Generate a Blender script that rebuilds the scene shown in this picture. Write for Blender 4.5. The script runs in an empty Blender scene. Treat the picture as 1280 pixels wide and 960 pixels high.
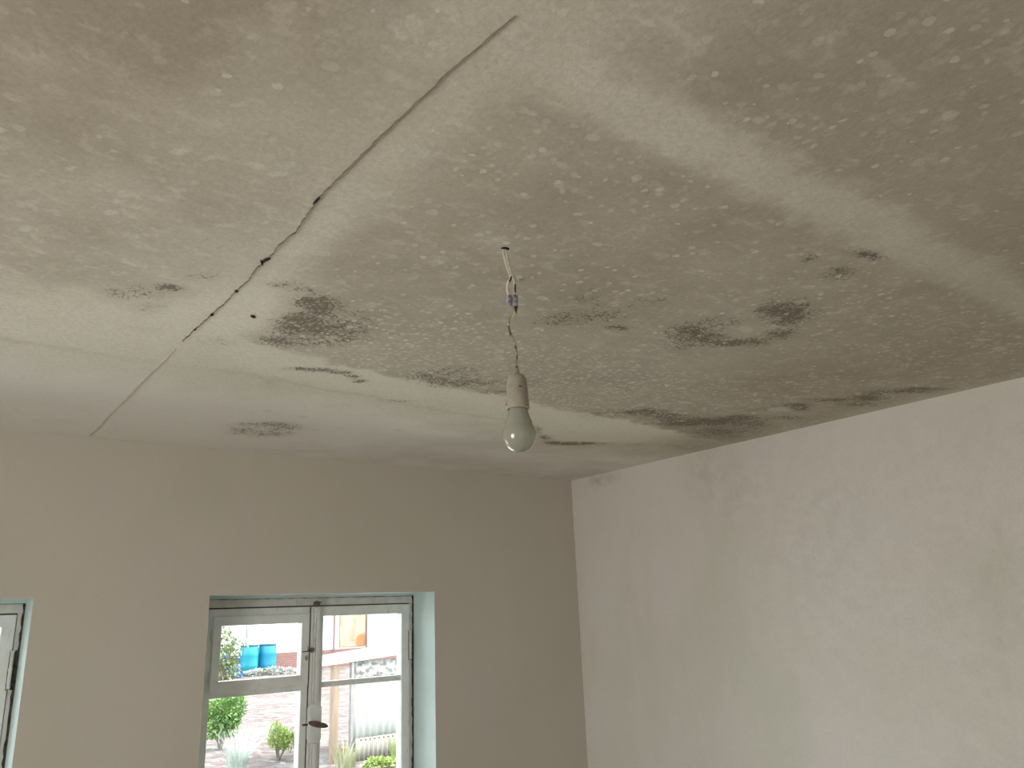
import bpy, bmesh, math, random
import numpy as np
from mathutils import Vector, Matrix

C = bpy.context.scene.collection
SC = bpy.context.scene
PI = math.pi
R = math.radians

# ------------------------------------------------------------------ camera, world, daylight, exposure
CAMZ = 1.65
cam = bpy.data.cameras.new('camera'); camo = bpy.data.objects.new('camera', cam); C.objects.link(camo)
cam.sensor_width = 36.0; cam.lens = 979.78 / 1280 * 36.0; cam.clip_start = 0.02
rt = Vector((0.79922404, -0.59990857, -0.0367511))
dn = Vector((0.13997173, 0.24524443, -0.95930344))
fw = Vector((0.58450735, 0.76155425, 0.27997548))
m4 = Matrix.Identity(4)
for i in range(3):
    m4[i][0] = rt[i]; m4[i][1] = -dn[i]; m4[i][2] = -fw[i]
m4[2][3] = CAMZ
camo.matrix_world = m4
SC.camera = camo

SC.view_settings.view_transform = 'Standard'
SC.view_settings.look = 'None'
SC.view_settings.gamma = 1.0
SC.view_settings.use_curve_mapping = False
SC.view_settings.exposure = 0.0

w = bpy.data.worlds.new('overcast_sky'); SC.world = w; w.use_nodes = True
bg = w.node_tree.nodes['Background']
bg.inputs[0].default_value = (0.88, 0.96, 1.0, 1); bg.inputs[1].default_value = 7.0

sun = bpy.data.lights.new('hazy_sun', 'SUN'); sun.energy = 12.0; sun.angle = R(4); sun.color = (1.0, 0.97, 0.92)
suno = bpy.data.objects.new('hazy_sun', sun); C.objects.link(suno)
suno.rotation_euler = Vector((-0.64, 0.09, -0.76)).to_track_quat('-Z', 'Y').to_euler()

def area(name, loc, rot, sx, sy, power, col, spread=PI):
    l = bpy.data.lights.new(name, 'AREA'); l.shape = 'RECTANGLE'; l.size = sx; l.size_y = sy
    l.energy = power; l.color = col; l.spread = spread
    o = bpy.data.objects.new(name, l); o.location = loc; o.rotation_euler = rot; C.objects.link(o)
    return o
# daylight entering by the room's two other windows, behind and to the left of the viewer
area('daylight_left_window', (-2.06, 0.80, 1.25), (0, R(-90), 0), 1.2, 1.0, 37, (1.0, 0.97, 0.93))
area('daylight_rear_window', (-0.70, -1.96, 1.50), (R(90), 0, 0), 0.5, 0.5, 6, (1.0, 0.97, 0.93))

# ------------------------------------------------------------------ helpers
def lin(*c):
    return tuple((v/255/12.92 if v/255 <= 0.04045 else ((v/255+0.055)/1.055)**2.4) for v in c) + (1,)

def mat(name, col=(0.5, 0.5, 0.5), rough=0.6, metal=0.0, **kw):
    m = bpy.data.materials.new(name); m.use_nodes = True
    b = m.node_tree.nodes['Principled BSDF']
    b.inputs['Base Color'].default_value = (*col[:3], 1); b.inputs['Roughness'].default_value = rough
    b.inputs['Metallic'].default_value = metal
    for k, v in kw.items(): b.inputs[k].default_value = v
    return m

class NT:
    """tiny node-graph writer"""
    def __init__(s, m): s.t = m.node_tree; s.n = s.t.nodes; s.b = s.n['Principled BSDF']
    def node(s, typ, **kw):
        x = s.n.new(typ)
        for k, v in kw.items(): setattr(x, k, v)
        return x
    def link(s, a, b): s.t.links.new(a, b)
    def coord(s, scale=(1, 1, 1)):
        tc = s.node('ShaderNodeTexCoord'); mp = s.node('ShaderNodeMapping'); mp.inputs['Scale'].default_value = scale
        s.link(tc.outputs['Object'], mp.inputs[0]); return mp.outputs[0]
    def noise(s, vec, scale, detail=3, rough=0.55):
        x = s.node('ShaderNodeTexNoise'); x.inputs['Scale'].default_value = scale
        x.inputs['Detail'].default_value = detail; x.inputs['Roughness'].default_value = rough
        s.link(vec, x.inputs['Vector']); return x
    def ss(s, val, lo, hi, tlo=0.0, thi=1.0):
        x = s.node('ShaderNodeMapRange', interpolation_type='SMOOTHSTEP')
        x.inputs['From Min'].default_value = lo; x.inputs['From Max'].default_value = hi
        x.inputs['To Min'].default_value = tlo; x.inputs['To Max'].default_value = thi
        s.link(val, x.inputs['Value']); return x.outputs['Result']
    def mth(s, op, a, b=None, clamp=False):
        x = s.node('ShaderNodeMath', operation=op, use_clamp=clamp)
        for i, v in enumerate((a, b)):
            if v is None: continue
            if isinstance(v, (int, float)): x.inputs[i].default_value = v
            else: s.link(v, x.inputs[i])
        return x.outputs[0]
    def mix(s, f, a, b):
        x = s.node('ShaderNodeMix', data_type='RGBA')
        if isinstance(f, (int, float)): x.inputs[0].default_value = f
        else: s.link(f, x.inputs[0])
        for i, v in ((6, a), (7, b)):
            if isinstance(v, tuple): x.inputs[i].default_value = (*v[:3], 1)
            else: s.link(v, x.inputs[i])
        return x.outputs[2]
    def attr(s, name):
        x = s.node('ShaderNodeAttribute', attribute_name=name); return x.outputs['Fac']
    def bump(s, h, strength, dist):
        x = s.node('ShaderNodeBump'); x.inputs['Strength'].default_value = strength; x.inputs['Distance'].default_value = dist
        s.link(h, x.inputs['Height']); s.link(x.outputs[0], s.b.inputs['Normal'])
    def base(s, c): s.link(c, s.b.inputs['Base Color'])

def mottled(name, c1, c2, scale=8, rough=0.7, detail=4, lo=0.35, hi=0.65, bump=0.0, bscale=60, metal=0.0, mapping=(1, 1, 1)):
    m = mat(name, c1, rough, metal); t = NT(m); v = t.coord(mapping)
    n = t.noise(v, scale, detail)
    t.base(t.mix(t.ss(n.outputs[0], lo, hi), tuple(c1), tuple(c2)))
    if bump: t.bump(t.noise(v, bscale, 3).outputs[0], bump, 0.002)
    return m

def link_obj(name, me, m=None, parent=None):
    o = bpy.data.objects.new(name, me); C.objects.link(o)
    if m is not None:
        for x in (m if isinstance(m, (list, tuple)) else [m]): me.materials.append(x)
    if parent is not None: o.parent = parent
    return o

def fin(name, bm, m=None, parent=None, smooth=False, loc=None):
    bmesh.ops.recalc_face_normals(bm, faces=bm.faces)
    me = bpy.data.meshes.new(name); bm.to_mesh(me); bm.free()
    if smooth:
        for p in me.polygons: p.use_smooth = True
    o = link_obj(name, me, m, parent)
    if loc is not None: o.location = loc
    return o

def box(bm, x0, x1, y0, y1, z0, z1, mi=0):
    vs = [bm.verts.new((x, y, z)) for x in (x0, x1) for y in (y0, y1) for z in (z0, z1)]
    fs = []
    for a in ((0, 1, 3, 2), (4, 6, 7, 5), (0, 4, 5, 1), (2, 3, 7, 6), (0, 2, 6, 4), (1, 5, 7, 3)):
        f = bm.faces.new([vs[i] for i in a]); f.material_index = mi; fs.append(f)
    return vs, fs

def bbox(bm, x0, x1, y0, y1, z0, z1, bev=0.003, seg=2):
    t = bmesh.new(); box(t, x0, x1, y0, y1, z0, z1)
    bmesh.ops.recalc_face_normals(t, faces=t.faces)
    bmesh.ops.bevel(t, geom=list(t.edges), offset=bev, segments=seg, affect='EDGES', profile=0.5)
    merge(bm, t)

def merge(bm, t, M=None):
    mp = {}
    for v in t.verts: mp[v] = bm.verts.new(M @ v.co if M is not None else v.co)
    for f in t.faces:
        try: bm.faces.new([mp[v] for v in f.verts])
        except ValueError: pass
    t.free()

def tube(bm, pts, r, seg=8, caps=True):
    pts = [Vector(p) for p in pts]; rs = r if isinstance(r, (list, tuple)) else [r]*len(pts)
    rings = []; up = Vector((0.31, 0.17, 0.93)).normalized()
    for i, p in enumerate(pts):
        d = (pts[min(i+1, len(pts)-1)] - pts[max(i-1, 0)]).normalized()
        a = d.cross(up)
        if a.length < 1e-3: a = d.cross(Vector((1, 0, 0)))
        a.normalize(); b = d.cross(a)
        rings.append([bm.verts.new(p + (a*math.cos(2*PI*k/seg) + b*math.sin(2*PI*k/seg))*rs[i]) for k in range(seg)])
    for q in range(len(rings)-1):
        for k in range(seg):
            bm.faces.new((rings[q][k], rings[q][(k+1) % seg], rings[q+1][(k+1) % seg], rings[q+1][k]))
    if caps:
        bm.faces.new(rings[0]); bm.faces.new(rings[-1][::-1])

def lathe(bm, prof, seg=32, c=(0, 0, 0), caps=True):
    rings = []
    for r, z in prof:
        if r < 1e-6: rings.append([bm.verts.new((c[0], c[1], c[2]+z))])
        else: rings.append([bm.verts.new((c[0]+r*math.cos(2*PI*k/seg), c[1]+r*math.sin(2*PI*k/seg), c[2]+z)) for k in range(seg)])
    for a, b in zip(rings, rings[1:]):
        for k in range(seg):
            k2 = (k+1) % seg
            if len(a) == 1 and len(b) == 1: continue
            if len(a) == 1: bm.faces.new((a[0], b[k], b[k2]))
            elif len(b) == 1: bm.faces.new((a[k], b[0], a[k2]))
            else: bm.faces.new((a[k], a[k2], b[k2], b[k]))
    if caps:
        if len(rings[0]) > 1: bm.faces.new(rings[0])
        if len(rings[-1]) > 1: bm.faces.new(rings[-1])

def smooth_path(pts, n=6):
    pts = [Vector(p) for p in pts]; out = []
    for i in range(len(pts)-1):
        p0 = pts[max(i-1, 0)]; p1 = pts[i]; p2 = pts[i+1]; p3 = pts[min(i+2, len(pts)-1)]
        for k in range(n):
            t = k/n
            out.append(0.5*((2*p1)+(p2-p0)*t+(2*p0-5*p1+4*p2-p3)*t*t+(3*p1-p0-3*p2+p3)*t**3))
    out.append(pts[-1]); return out

def thing(name, label, cat, loc=(0, 0, 0), group=None):
    o = bpy.data.objects.new(name, None); C.objects.link(o); o.location = loc; o.empty_display_size = 0.05
    return tag(o, label, cat, group)

def tag(o, label, cat, group=None, kind=None):
    o['label'] = label; o['category'] = cat
    if group: o['group'] = group
    if kind: o['kind'] = kind
    return o

def struct(o, label=None, cat=None):
    o['kind'] = 'structure'
    if label: o['label'] = label
    if cat: o['category'] = cat
    return o

# ------------------------------------------------------------------ room dimensions
XL, XR = -2.0, 2.92            # left wall, right wall
YR, YB = -1.9, 3.292           # rear wall, window wall
ZC = 2.35                      # ceiling
DEEP = 0.20                    # depth of the window recess
OPEN = [(-0.667, 0.372), (0.977, 2.016)]   # the two window openings
OZ0, OZ1 = 0.58, 1.760

# ------------------------------------------------------------------ wall paint
def wall_paint(name, c1, c2, c3, marks=()):
    m = mat(name, c1, 0.92); t = NT(m); v = t.coord()
    a = t.noise(v, 0.9, 3); b = t.noise(t.coord((1.3, 1.3, 0.5)), 2.2, 4)
    col = t.mix(t.ss(a.outputs[0], 0.40, 0.60), tuple(c1), tuple(c2))
    col = t.mix(t.ss(b.outputs[0], 0.48, 0.68, 0, 0.75), col, tuple(c3))
    f = t.noise(v, 230, 2, 0.6)
    col = t.mix(t.ss(f.outputs[0], 0.3, 0.7, 0.0, 0.10), col, (0.30, 0.27, 0.23))
    # local mould stains and scuffs, plus one wide painted darkening: (centre, radii, strength)
    for (cx, cy, cz, rx, ry, rz, st) in marks:
        tc = t.node('ShaderNodeTexCoord'); mp = t.node('ShaderNodeMapping', vector_type='TEXTURE')
        mp.inputs['Location'].default_value = (cx, cy, cz); mp.inputs['Scale'].default_value = (rx, ry, rz)
        t.link(tc.outputs['Object'], mp.inputs[0])
        ln = t.node('ShaderNodeVectorMath', operation='LENGTH'); t.link(mp.outputs[0], ln.inputs[0])
        g = t.ss(ln.outputs['Value'], 1.0, 0.0)
        k = t.noise(v, 16, 6, 0.75)
        fac = t.mth('MULTIPLY', t.mth('MULTIPLY', g, t.ss(k.outputs[0], 0.30, 0.75)), st, True)
        col = t.mix(fac, col, (0.22, 0.20, 0.16))
    t.base(col)
    h = t.mth('ADD', t.mth('MULTIPLY', t.noise(v, 160, 3).outputs[0], 0.6), t.noise(v, 30, 2).outputs[0])
    t.bump(h, 0.35, 0.0012)
    return m

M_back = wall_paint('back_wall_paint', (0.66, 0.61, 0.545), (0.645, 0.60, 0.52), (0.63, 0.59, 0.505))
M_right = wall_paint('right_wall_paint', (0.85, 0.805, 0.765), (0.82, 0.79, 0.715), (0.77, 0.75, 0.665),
    marks=[(XR, 2.0, 1.85, 0.2, 0.75, 1.2, 0.08), (XR, 2.32, 2.26, 0.2, 0.26, 0.22, 0.20), (XR, 2.18, 2.12, 0.2, 0.15, 0.2, 0.16),
           (XR, 3.05, 2.32, 0.2, 0.2, 0.06, 0.5), (XR, 1.84, 1.92, 0.2, 0.35, 0.35, 0.06), (XR, 1.0, 1.7, 0.2, 1.2, 1.6, 0.13)])  # last mark: painted dimming of the wall's right end, overlit by the left window
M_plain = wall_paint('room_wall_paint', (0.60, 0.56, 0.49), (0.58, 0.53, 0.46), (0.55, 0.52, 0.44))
M_reveal = mottled('white_reveal_paint', (0.62, 0.735, 0.72), (0.58, 0.69, 0.67), 5, 0.8, bump=0.15)

def wall_with_openings(name, xs_open, z0, z1, plane, thick, axis, a0, a1, mats, b0=0.0, b1=ZC+0.06):
    """solid wall; axis 'x' runs along X at Y=plane..plane+thick, axis 'y' runs along Y at X=plane..plane+thick"""
    cuts = sorted({a0, a1, *[v for p in xs_open for v in p]}); zc = [b0, z0, z1, b1]
    def solid(i, j):
        if i < 0 or j < 0 or i >= len(cuts)-1 or j > 2: return False
        mid = (cuts[i]+cuts[i+1])/2
        return not (j == 1 and any(p[0] < mid < p[1] for p in xs_open))
    bm = bmesh.new(); cache = {}
    def V(a, d, z):
        k = (round(a, 5), d, round(z, 5))
        if k not in cache:
            dd = plane + thick*d
            cache[k] = bm.verts.new((a, dd, z) if axis == 'x' else (dd, a, z))
        return cache[k]
    for i in range(len(cuts)-1):
        for j in range(3):
            if not solid(i, j): continue
            A, B, Z0, Z1 = cuts[i], cuts[i+1], zc[j], zc[j+1]
            for d in (0, 1): bm.faces.new((V(A, d, Z0), V(B, d, Z0), V(B, d, Z1), V(A, d, Z1)))
            for (di, dj, q) in ((-1, 0, ((A, Z0), (A, Z1))), (1, 0, ((B, Z0), (B, Z1))), (0, -1, ((A, Z0), (B, Z0))), (0, 1, ((A, Z1), (B, Z1)))):
                if not solid(i+di, j+dj):
                    (p, r), (s, u) = q
                    f = bm.faces.new((V(p, 0, r), V(s, 0, u), V(s, 1, u), V(p, 1, r)))
                    inner = 0 <= i+di < len(cuts)-1 and 0 <= j+dj <= 2
                    if inner: f.material_index = 1
    return fin(name, bm, mats)

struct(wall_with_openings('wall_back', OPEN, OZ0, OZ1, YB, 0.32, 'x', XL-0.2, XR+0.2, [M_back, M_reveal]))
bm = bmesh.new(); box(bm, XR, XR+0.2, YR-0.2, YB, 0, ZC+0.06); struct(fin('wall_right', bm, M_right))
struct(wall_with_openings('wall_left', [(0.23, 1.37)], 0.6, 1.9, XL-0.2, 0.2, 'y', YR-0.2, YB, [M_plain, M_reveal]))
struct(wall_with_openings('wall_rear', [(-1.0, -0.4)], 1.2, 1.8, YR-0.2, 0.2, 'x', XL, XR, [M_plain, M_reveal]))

# floor boards
m = mat('floor_boards', (0.3, 0.2, 0.12), 0.5); t = NT(m)
v = t.coord(); br = t.node('ShaderNodeTexBrick'); t.link(v, br.inputs['Vector'])
br.inputs['Color1'].default_value = (0.48, 0.41, 0.33, 1); br.inputs['Color2'].default_value = (0.42, 0.355, 0.28, 1)
br.inputs['Mortar'].default_value = (0.05, 0.03, 0.02, 1); br.inputs['Scale'].default_value = 1.0
br.inputs['Brick Width'].default_value = 2.4; br.inputs['Row Height'].default_value = 0.14; br.inputs['Mortar Size'].default_value = 0.003
t.base(br.outputs[0])
bm = bmesh.new(); box(bm, XL-0.2, XR+0.2, YR-0.2, YB+0.32, -0.12, 0); struct(fin('floor', bm, m))

# ------------------------------------------------------------------ ceiling with damp stains
rs = np.random.RandomState(7)
_lat = rs.rand(256, 256)
def vnoise(x, y):
    xi = np.floor(x).astype(int); yi = np.floor(y).astype(int); fx = x-xi; fy = y-yi
    fx = fx*fx*(3-2*fx); fy = fy*fy*(3-2*fy)
    g = lambda a, b: _lat[a % 256, b % 256]
    return (g(xi, yi)*(1-fx)+g(xi+1, yi)*fx)*(1-fy)+(g(xi, yi+1)*(1-fx)+g(xi+1, yi+1)*fx)*fy
def fbm(x, y, s, o=4, off=0.0):
    r = 0; a = 0.5; tot = 0
    for k in range(o):
        r = r+a*vnoise(x*s*2**k+off+17.3*k, y*s*2**k+off*1.7+9.1*k); tot += a; a *= 0.55
    return r/tot
def sst(v, a, b):
    u = np.clip((v-a)/(b-a), 0, 1); return u*u*(3-2*u)

SPOTS=[[0.64,0.758,0.0075,-0.005,0.0059,0.0074],[0.608,0.822,0.0069,-0.0046,0.0045,0.0064],[0.564,0.819,0.0067,-0.0045,0.0041,0.0062],
[0.629,0.798,0.0033,-0.0022,0.0022,0.003],[0.672,0.789,0.0084,-0.0056,0.006,0.0075],[0.755,0.753,0.0143,-0.0095,0.0081,0.0088],
[0.712,0.746,0.0069,-0.0046,0.0052,0.0059],[0.711,0.784,0.0043,-0.0028,0.0032,0.0038],[0.685,0.833,0.0063,-0.0042,0.0046,0.0059],
[0.628,0.871,0.0063,-0.0042,0.0043,0.0061],[0.606,0.896,0.0063,-0.0042,0.0042,0.0063],[0.641,0.852,0.0086,-0.0057,0.0059,0.0082],
[0.564,0.935,0.013,-0.0086,0.0078,0.0131],[0.567,0.971,0.0065,-0.0043,0.004,0.0069],[0.521,0.951,0.0085,-0.0057,0.005,0.009],
[0.747,0.799,0.0041,-0.0027,0.0032,0.0037],[0.773,0.796,0.0047,-0.0031,0.0038,0.0042],[0.786,0.782,0.0041,-0.0027,0.0034,0.0036],
[0.815,0.766,0.0042,-0.0028,0.0035,0.0036],[0.795,0.81,0.0048,-0.0032,0.004,0.0044],[0.742,0.835,0.006,-0.004,0.0046,0.0056],
[0.765,0.872,0.0049,-0.0033,0.0039,0.0048],[0.716,0.905,0.0049,-0.0032,0.0037,0.0049],[0.701,0.936,0.0068,-0.0045,0.005,0.007],
[0.671,0.978,0.0069,-0.0045,0.0049,0.0073],[0.801,0.851,0.0068,-0.0045,0.0092,0.0105],[0.8,0.888,0.0108,-0.0071,0.0105,0.0124],
[0.821,0.902,0.0071,-0.0046,0.0076,0.0089],[0.846,0.927,0.0053,-0.0035,0.0046,0.0053],[0.872,0.893,0.0059,-0.0039,0.0053,0.0058],
[0.841,0.854,0.0044,-0.0029,0.0038,0.0042],[0.897,0.798,0.0107,-0.0071,0.0092,0.009],[0.972,0.814,0.0099,-0.0065,0.0077,0.0071],
[0.975,0.843,0.0047,-0.0031,0.0046,0.0044],[0.917,0.862,0.0033,-0.0022,0.0031,0.0031],[0.911,0.904,0.0074,-0.0048,0.005,0.0053],
[0.973,0.886,0.0069,-0.0045,0.0094,0.0093],[1.007,0.895,0.0049,-0.0032,0.0028,0.0027],[0.859,1.083,0.0058,-0.0037,0.0051,0.0067],
[0.797,1.1,0.0071,-0.0046,0.0058,0.0083],[0.673,1.088,0.012,-0.0078,0.0076,0.0124],[0.627,1.093,0.0065,-0.0042,0.0035,0.0061],
[0.577,1.067,0.0069,-0.0045,0.0044,0.008],[0.592,1.156,0.0066,-0.0043,0.0034,0.0066],[0.562,1.178,0.0066,-0.0043,0.0033,0.0067],
[0.674,1.179,0.0098,-0.0063,0.0045,0.0079],[1.012,1.018,0.0105,-0.0067,0.0083,0.0089],[1.054,0.959,0.0052,-0.0033,0.0054,0.0053],
[0.562,1.104,0.0057,-0.0037,0.0035,0.0068],[0.541,0.788,0.0052,-0.0035,0.0031,0.0047],[0.51,0.765,0.0055,-0.0037,0.0031,0.0048],
[0.551,0.877,0.0055,-0.0037,0.0034,0.0054],[0.573,0.877,0.0039,-0.0026,0.0025,0.0038],[0.73,0.656,0.0053,-0.0036,0.004,0.0041],
[1.012,1.019,0.0101,-0.0065,0.0082,0.0088],[1.212,0.88,0.0065,-0.0042,0.0055,0.0045],[1.305,0.863,0.0061,-0.0039,0.0076,0.0056],
[1.343,0.905,0.0076,-0.0048,0.0048,0.0036],[0.962,1.168,0.0067,-0.0042,0.0053,0.0067],[1.105,1.236,0.0073,-0.0046,0.0058,0.0068],
[1.09,1.297,0.0122,-0.0076,0.0094,0.0117],[1.136,1.355,0.007,-0.0043,0.0047,0.0058],[1.163,1.336,0.0057,-0.0035,0.0048,0.0058],
[1.078,1.352,0.0103,-0.0064,0.0059,0.0076],[0.976,1.234,0.0079,-0.0049,0.0086,0.0113],[1.498,1.058,0.0107,-0.0066,0.0141,0.0109],
[1.565,1.454,0.0136,-0.0081,0.0124,0.0121],[1.521,1.315,0.0056,-0.0034,0.0079,0.0073],[1.648,1.468,0.0061,-0.0036,0.008,0.0075],
[1.336,1.589,0.0066,-0.0039,0.0084,0.0103],[1.465,1.048,0.0105,-0.0066,0.0058,0.0046],[1.594,1.006,0.0073,-0.0045,0.0107,0.0075],
[1.443,1.603,0.0112,-0.0066,0.007,0.0081],[1.269,1.623,0.0073,-0.0044,0.009,0.0118],[1.694,1.178,0.0201,-0.0122,0.0275,0.0208],
[1.508,1.404,0.0057,-0.0034,0.0048,0.0048],[1.41,1.1,0.0049,-0.0031,0.0047,0.004],[1.186,1.052,0.0057,-0.0036,0.003,0.0029],
[1.54,1.225,0.0062,-0.0038,0.0056,0.0048],[1.225,0.769,0.0086,-0.0056,0.0095,0.0068],[1.389,0.839,0.0111,-0.0071,0.0067,0.0046],
[1.407,0.822,0.0064,-0.0041,0.0085,0.0056],[1.579,0.916,0.0177,-0.0111,0.0125,0.0081],[1.442,0.801,0.0057,-0.0037,0.0078,0.005],
[1.579,0.845,0.0062,-0.0039,0.0091,0.0055],[1.823,1.088,0.0091,-0.0055,0.0069,0.0045],[1.843,1.052,0.0099,-0.006,0.0083,0.0052],
[1.948,1.059,0.0068,-0.0041,0.0075,0.0045],[2.056,1.105,0.009,-0.0054,0.0099,0.0059],[1.801,0.918,0.0077,-0.0048,0.0076,0.0044],
[1.768,0.915,0.0068,-0.0042,0.0074,0.0043],[1.769,0.872,0.006,-0.0037,0.0073,0.0041],[1.82,0.869,0.0076,-0.0047,0.0076,0.0041],
[1.707,0.774,0.0084,-0.0053,0.0088,0.0046],[1.77,0.759,0.0086,-0.0054,0.0092,0.0046],[2.046,0.917,0.0117,-0.0071,0.0092,0.0047],
[2.042,0.779,0.008,-0.0049,0.0116,0.0052],[2.371,0.869,0.0275,-0.0165,0.0132,0.0056],[2.507,0.881,0.0264,-0.0157,0.0291,0.0118],
[2.29,0.838,0.0088,-0.0053,0.0106,0.0045],[2.439,0.804,0.0082,-0.005,0.0116,0.0045],[2.261,1.421,0.0074,-0.0042,0.0086,0.0058],
[2.607,1.391,0.0127,-0.0071,0.0154,0.0089],[2.572,1.249,0.011,-0.0063,0.0121,0.0065],[2.524,1.253,0.0097,-0.0056,0.0096,0.0053],
[1.545,0.549,0.0118,-0.0077,0.0085,0.0038],[1.921,0.753,0.0075,-0.0047,0.0157,0.0072],[2.011,0.905,0.0049,-0.003,0.0061,0.0031],
[1.975,0.901,0.0061,-0.0037,0.0059,0.0031],[2.096,0.91,0.0068,-0.0041,0.0065,0.0032],[2.597,0.994,0.0072,-0.0042,0.0093,0.0041],
[2.024,1.235,0.0074,-0.0044,0.0069,0.0046],[1.778,0.83,0.0096,-0.006,0.0072,0.0039],[1.605,0.839,0.009,-0.0057,0.0052,0.0031],
[1.491,0.869,0.006,-0.0038,0.0047,0.0031],[1.867,0.786,0.015,-0.0093,0.0052,0.0025],[1.953,0.856,0.0079,-0.0049,0.007,0.0035],
[2.077,0.855,0.0058,-0.0035,0.0063,0.003],[2.553,1.675,0.049,-0.0269,0.0376,0.0262],[2.51,1.756,0.0124,-0.0067,0.0214,0.0158],
[0.92,2.595,0.0174,-0.0095,0.0065,0.0176],[1.058,2.616,0.0167,-0.009,0.0087,0.021],[1.177,2.789,0.0191,-0.0101,0.0077,0.0179],
[1.121,2.385,0.0179,-0.0099,0.0098,0.0206],[1.088,2.43,0.01,-0.0055,0.0053,0.0117],[1.461,2.644,0.0175,-0.0092,0.0096,0.0173],
[1.781,2.624,0.0138,-0.0071,0.0122,0.0182],[1.95,2.764,0.0175,-0.0088,0.0118,0.0169],[1.563,3.108,0.0173,-0.0086,0.0097,0.0191],
[1.295,2.356,0.0103,-0.0057,0.0054,0.0097],[0.931,0.39,0.0043,-0.0029,0.0047,0.0026],[1.022,0.36,0.0045,-0.003,0.0045,0.0022],
[1.009,0.599,0.0069,-0.0046,0.0078,0.0055],[0.935,0.579,0.0115,-0.0077,0.0093,0.0068],[1.312,0.6,0.007,-0.0046,0.0089,0.0049],
[1.207,0.515,0.0091,-0.0061,0.0064,0.0034],[1.165,0.557,0.0064,-0.0042,0.0073,0.0042],[0.937,0.566,0.0049,-0.0033,0.0046,0.0033],
[1.546,0.55,0.0098,-0.0064,0.0079,0.0035],[0.856,0.583,0.0055,-0.0037,0.0048,0.0038],[0.142,1.159,0.0076,-0.0051,0.0014,0.0078],
[0.167,1.188,0.0063,-0.0042,0.0014,0.0072],[0.201,1.394,0.0155,-0.0101,0.0026,0.0136],[0.09,1.536,0.0121,-0.0078,0.0021,0.0184],
[0.242,1.143,0.0136,-0.0091,0.0031,0.0121],[0.287,1.133,0.0106,-0.007,0.0024,0.0081],[0.397,1.116,0.0171,-0.0113,0.004,0.0104],
[0.401,1.077,0.0084,-0.0056,0.004,0.0099],[0.121,1.277,0.0065,-0.0043,0.0014,0.0091]]
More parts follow.
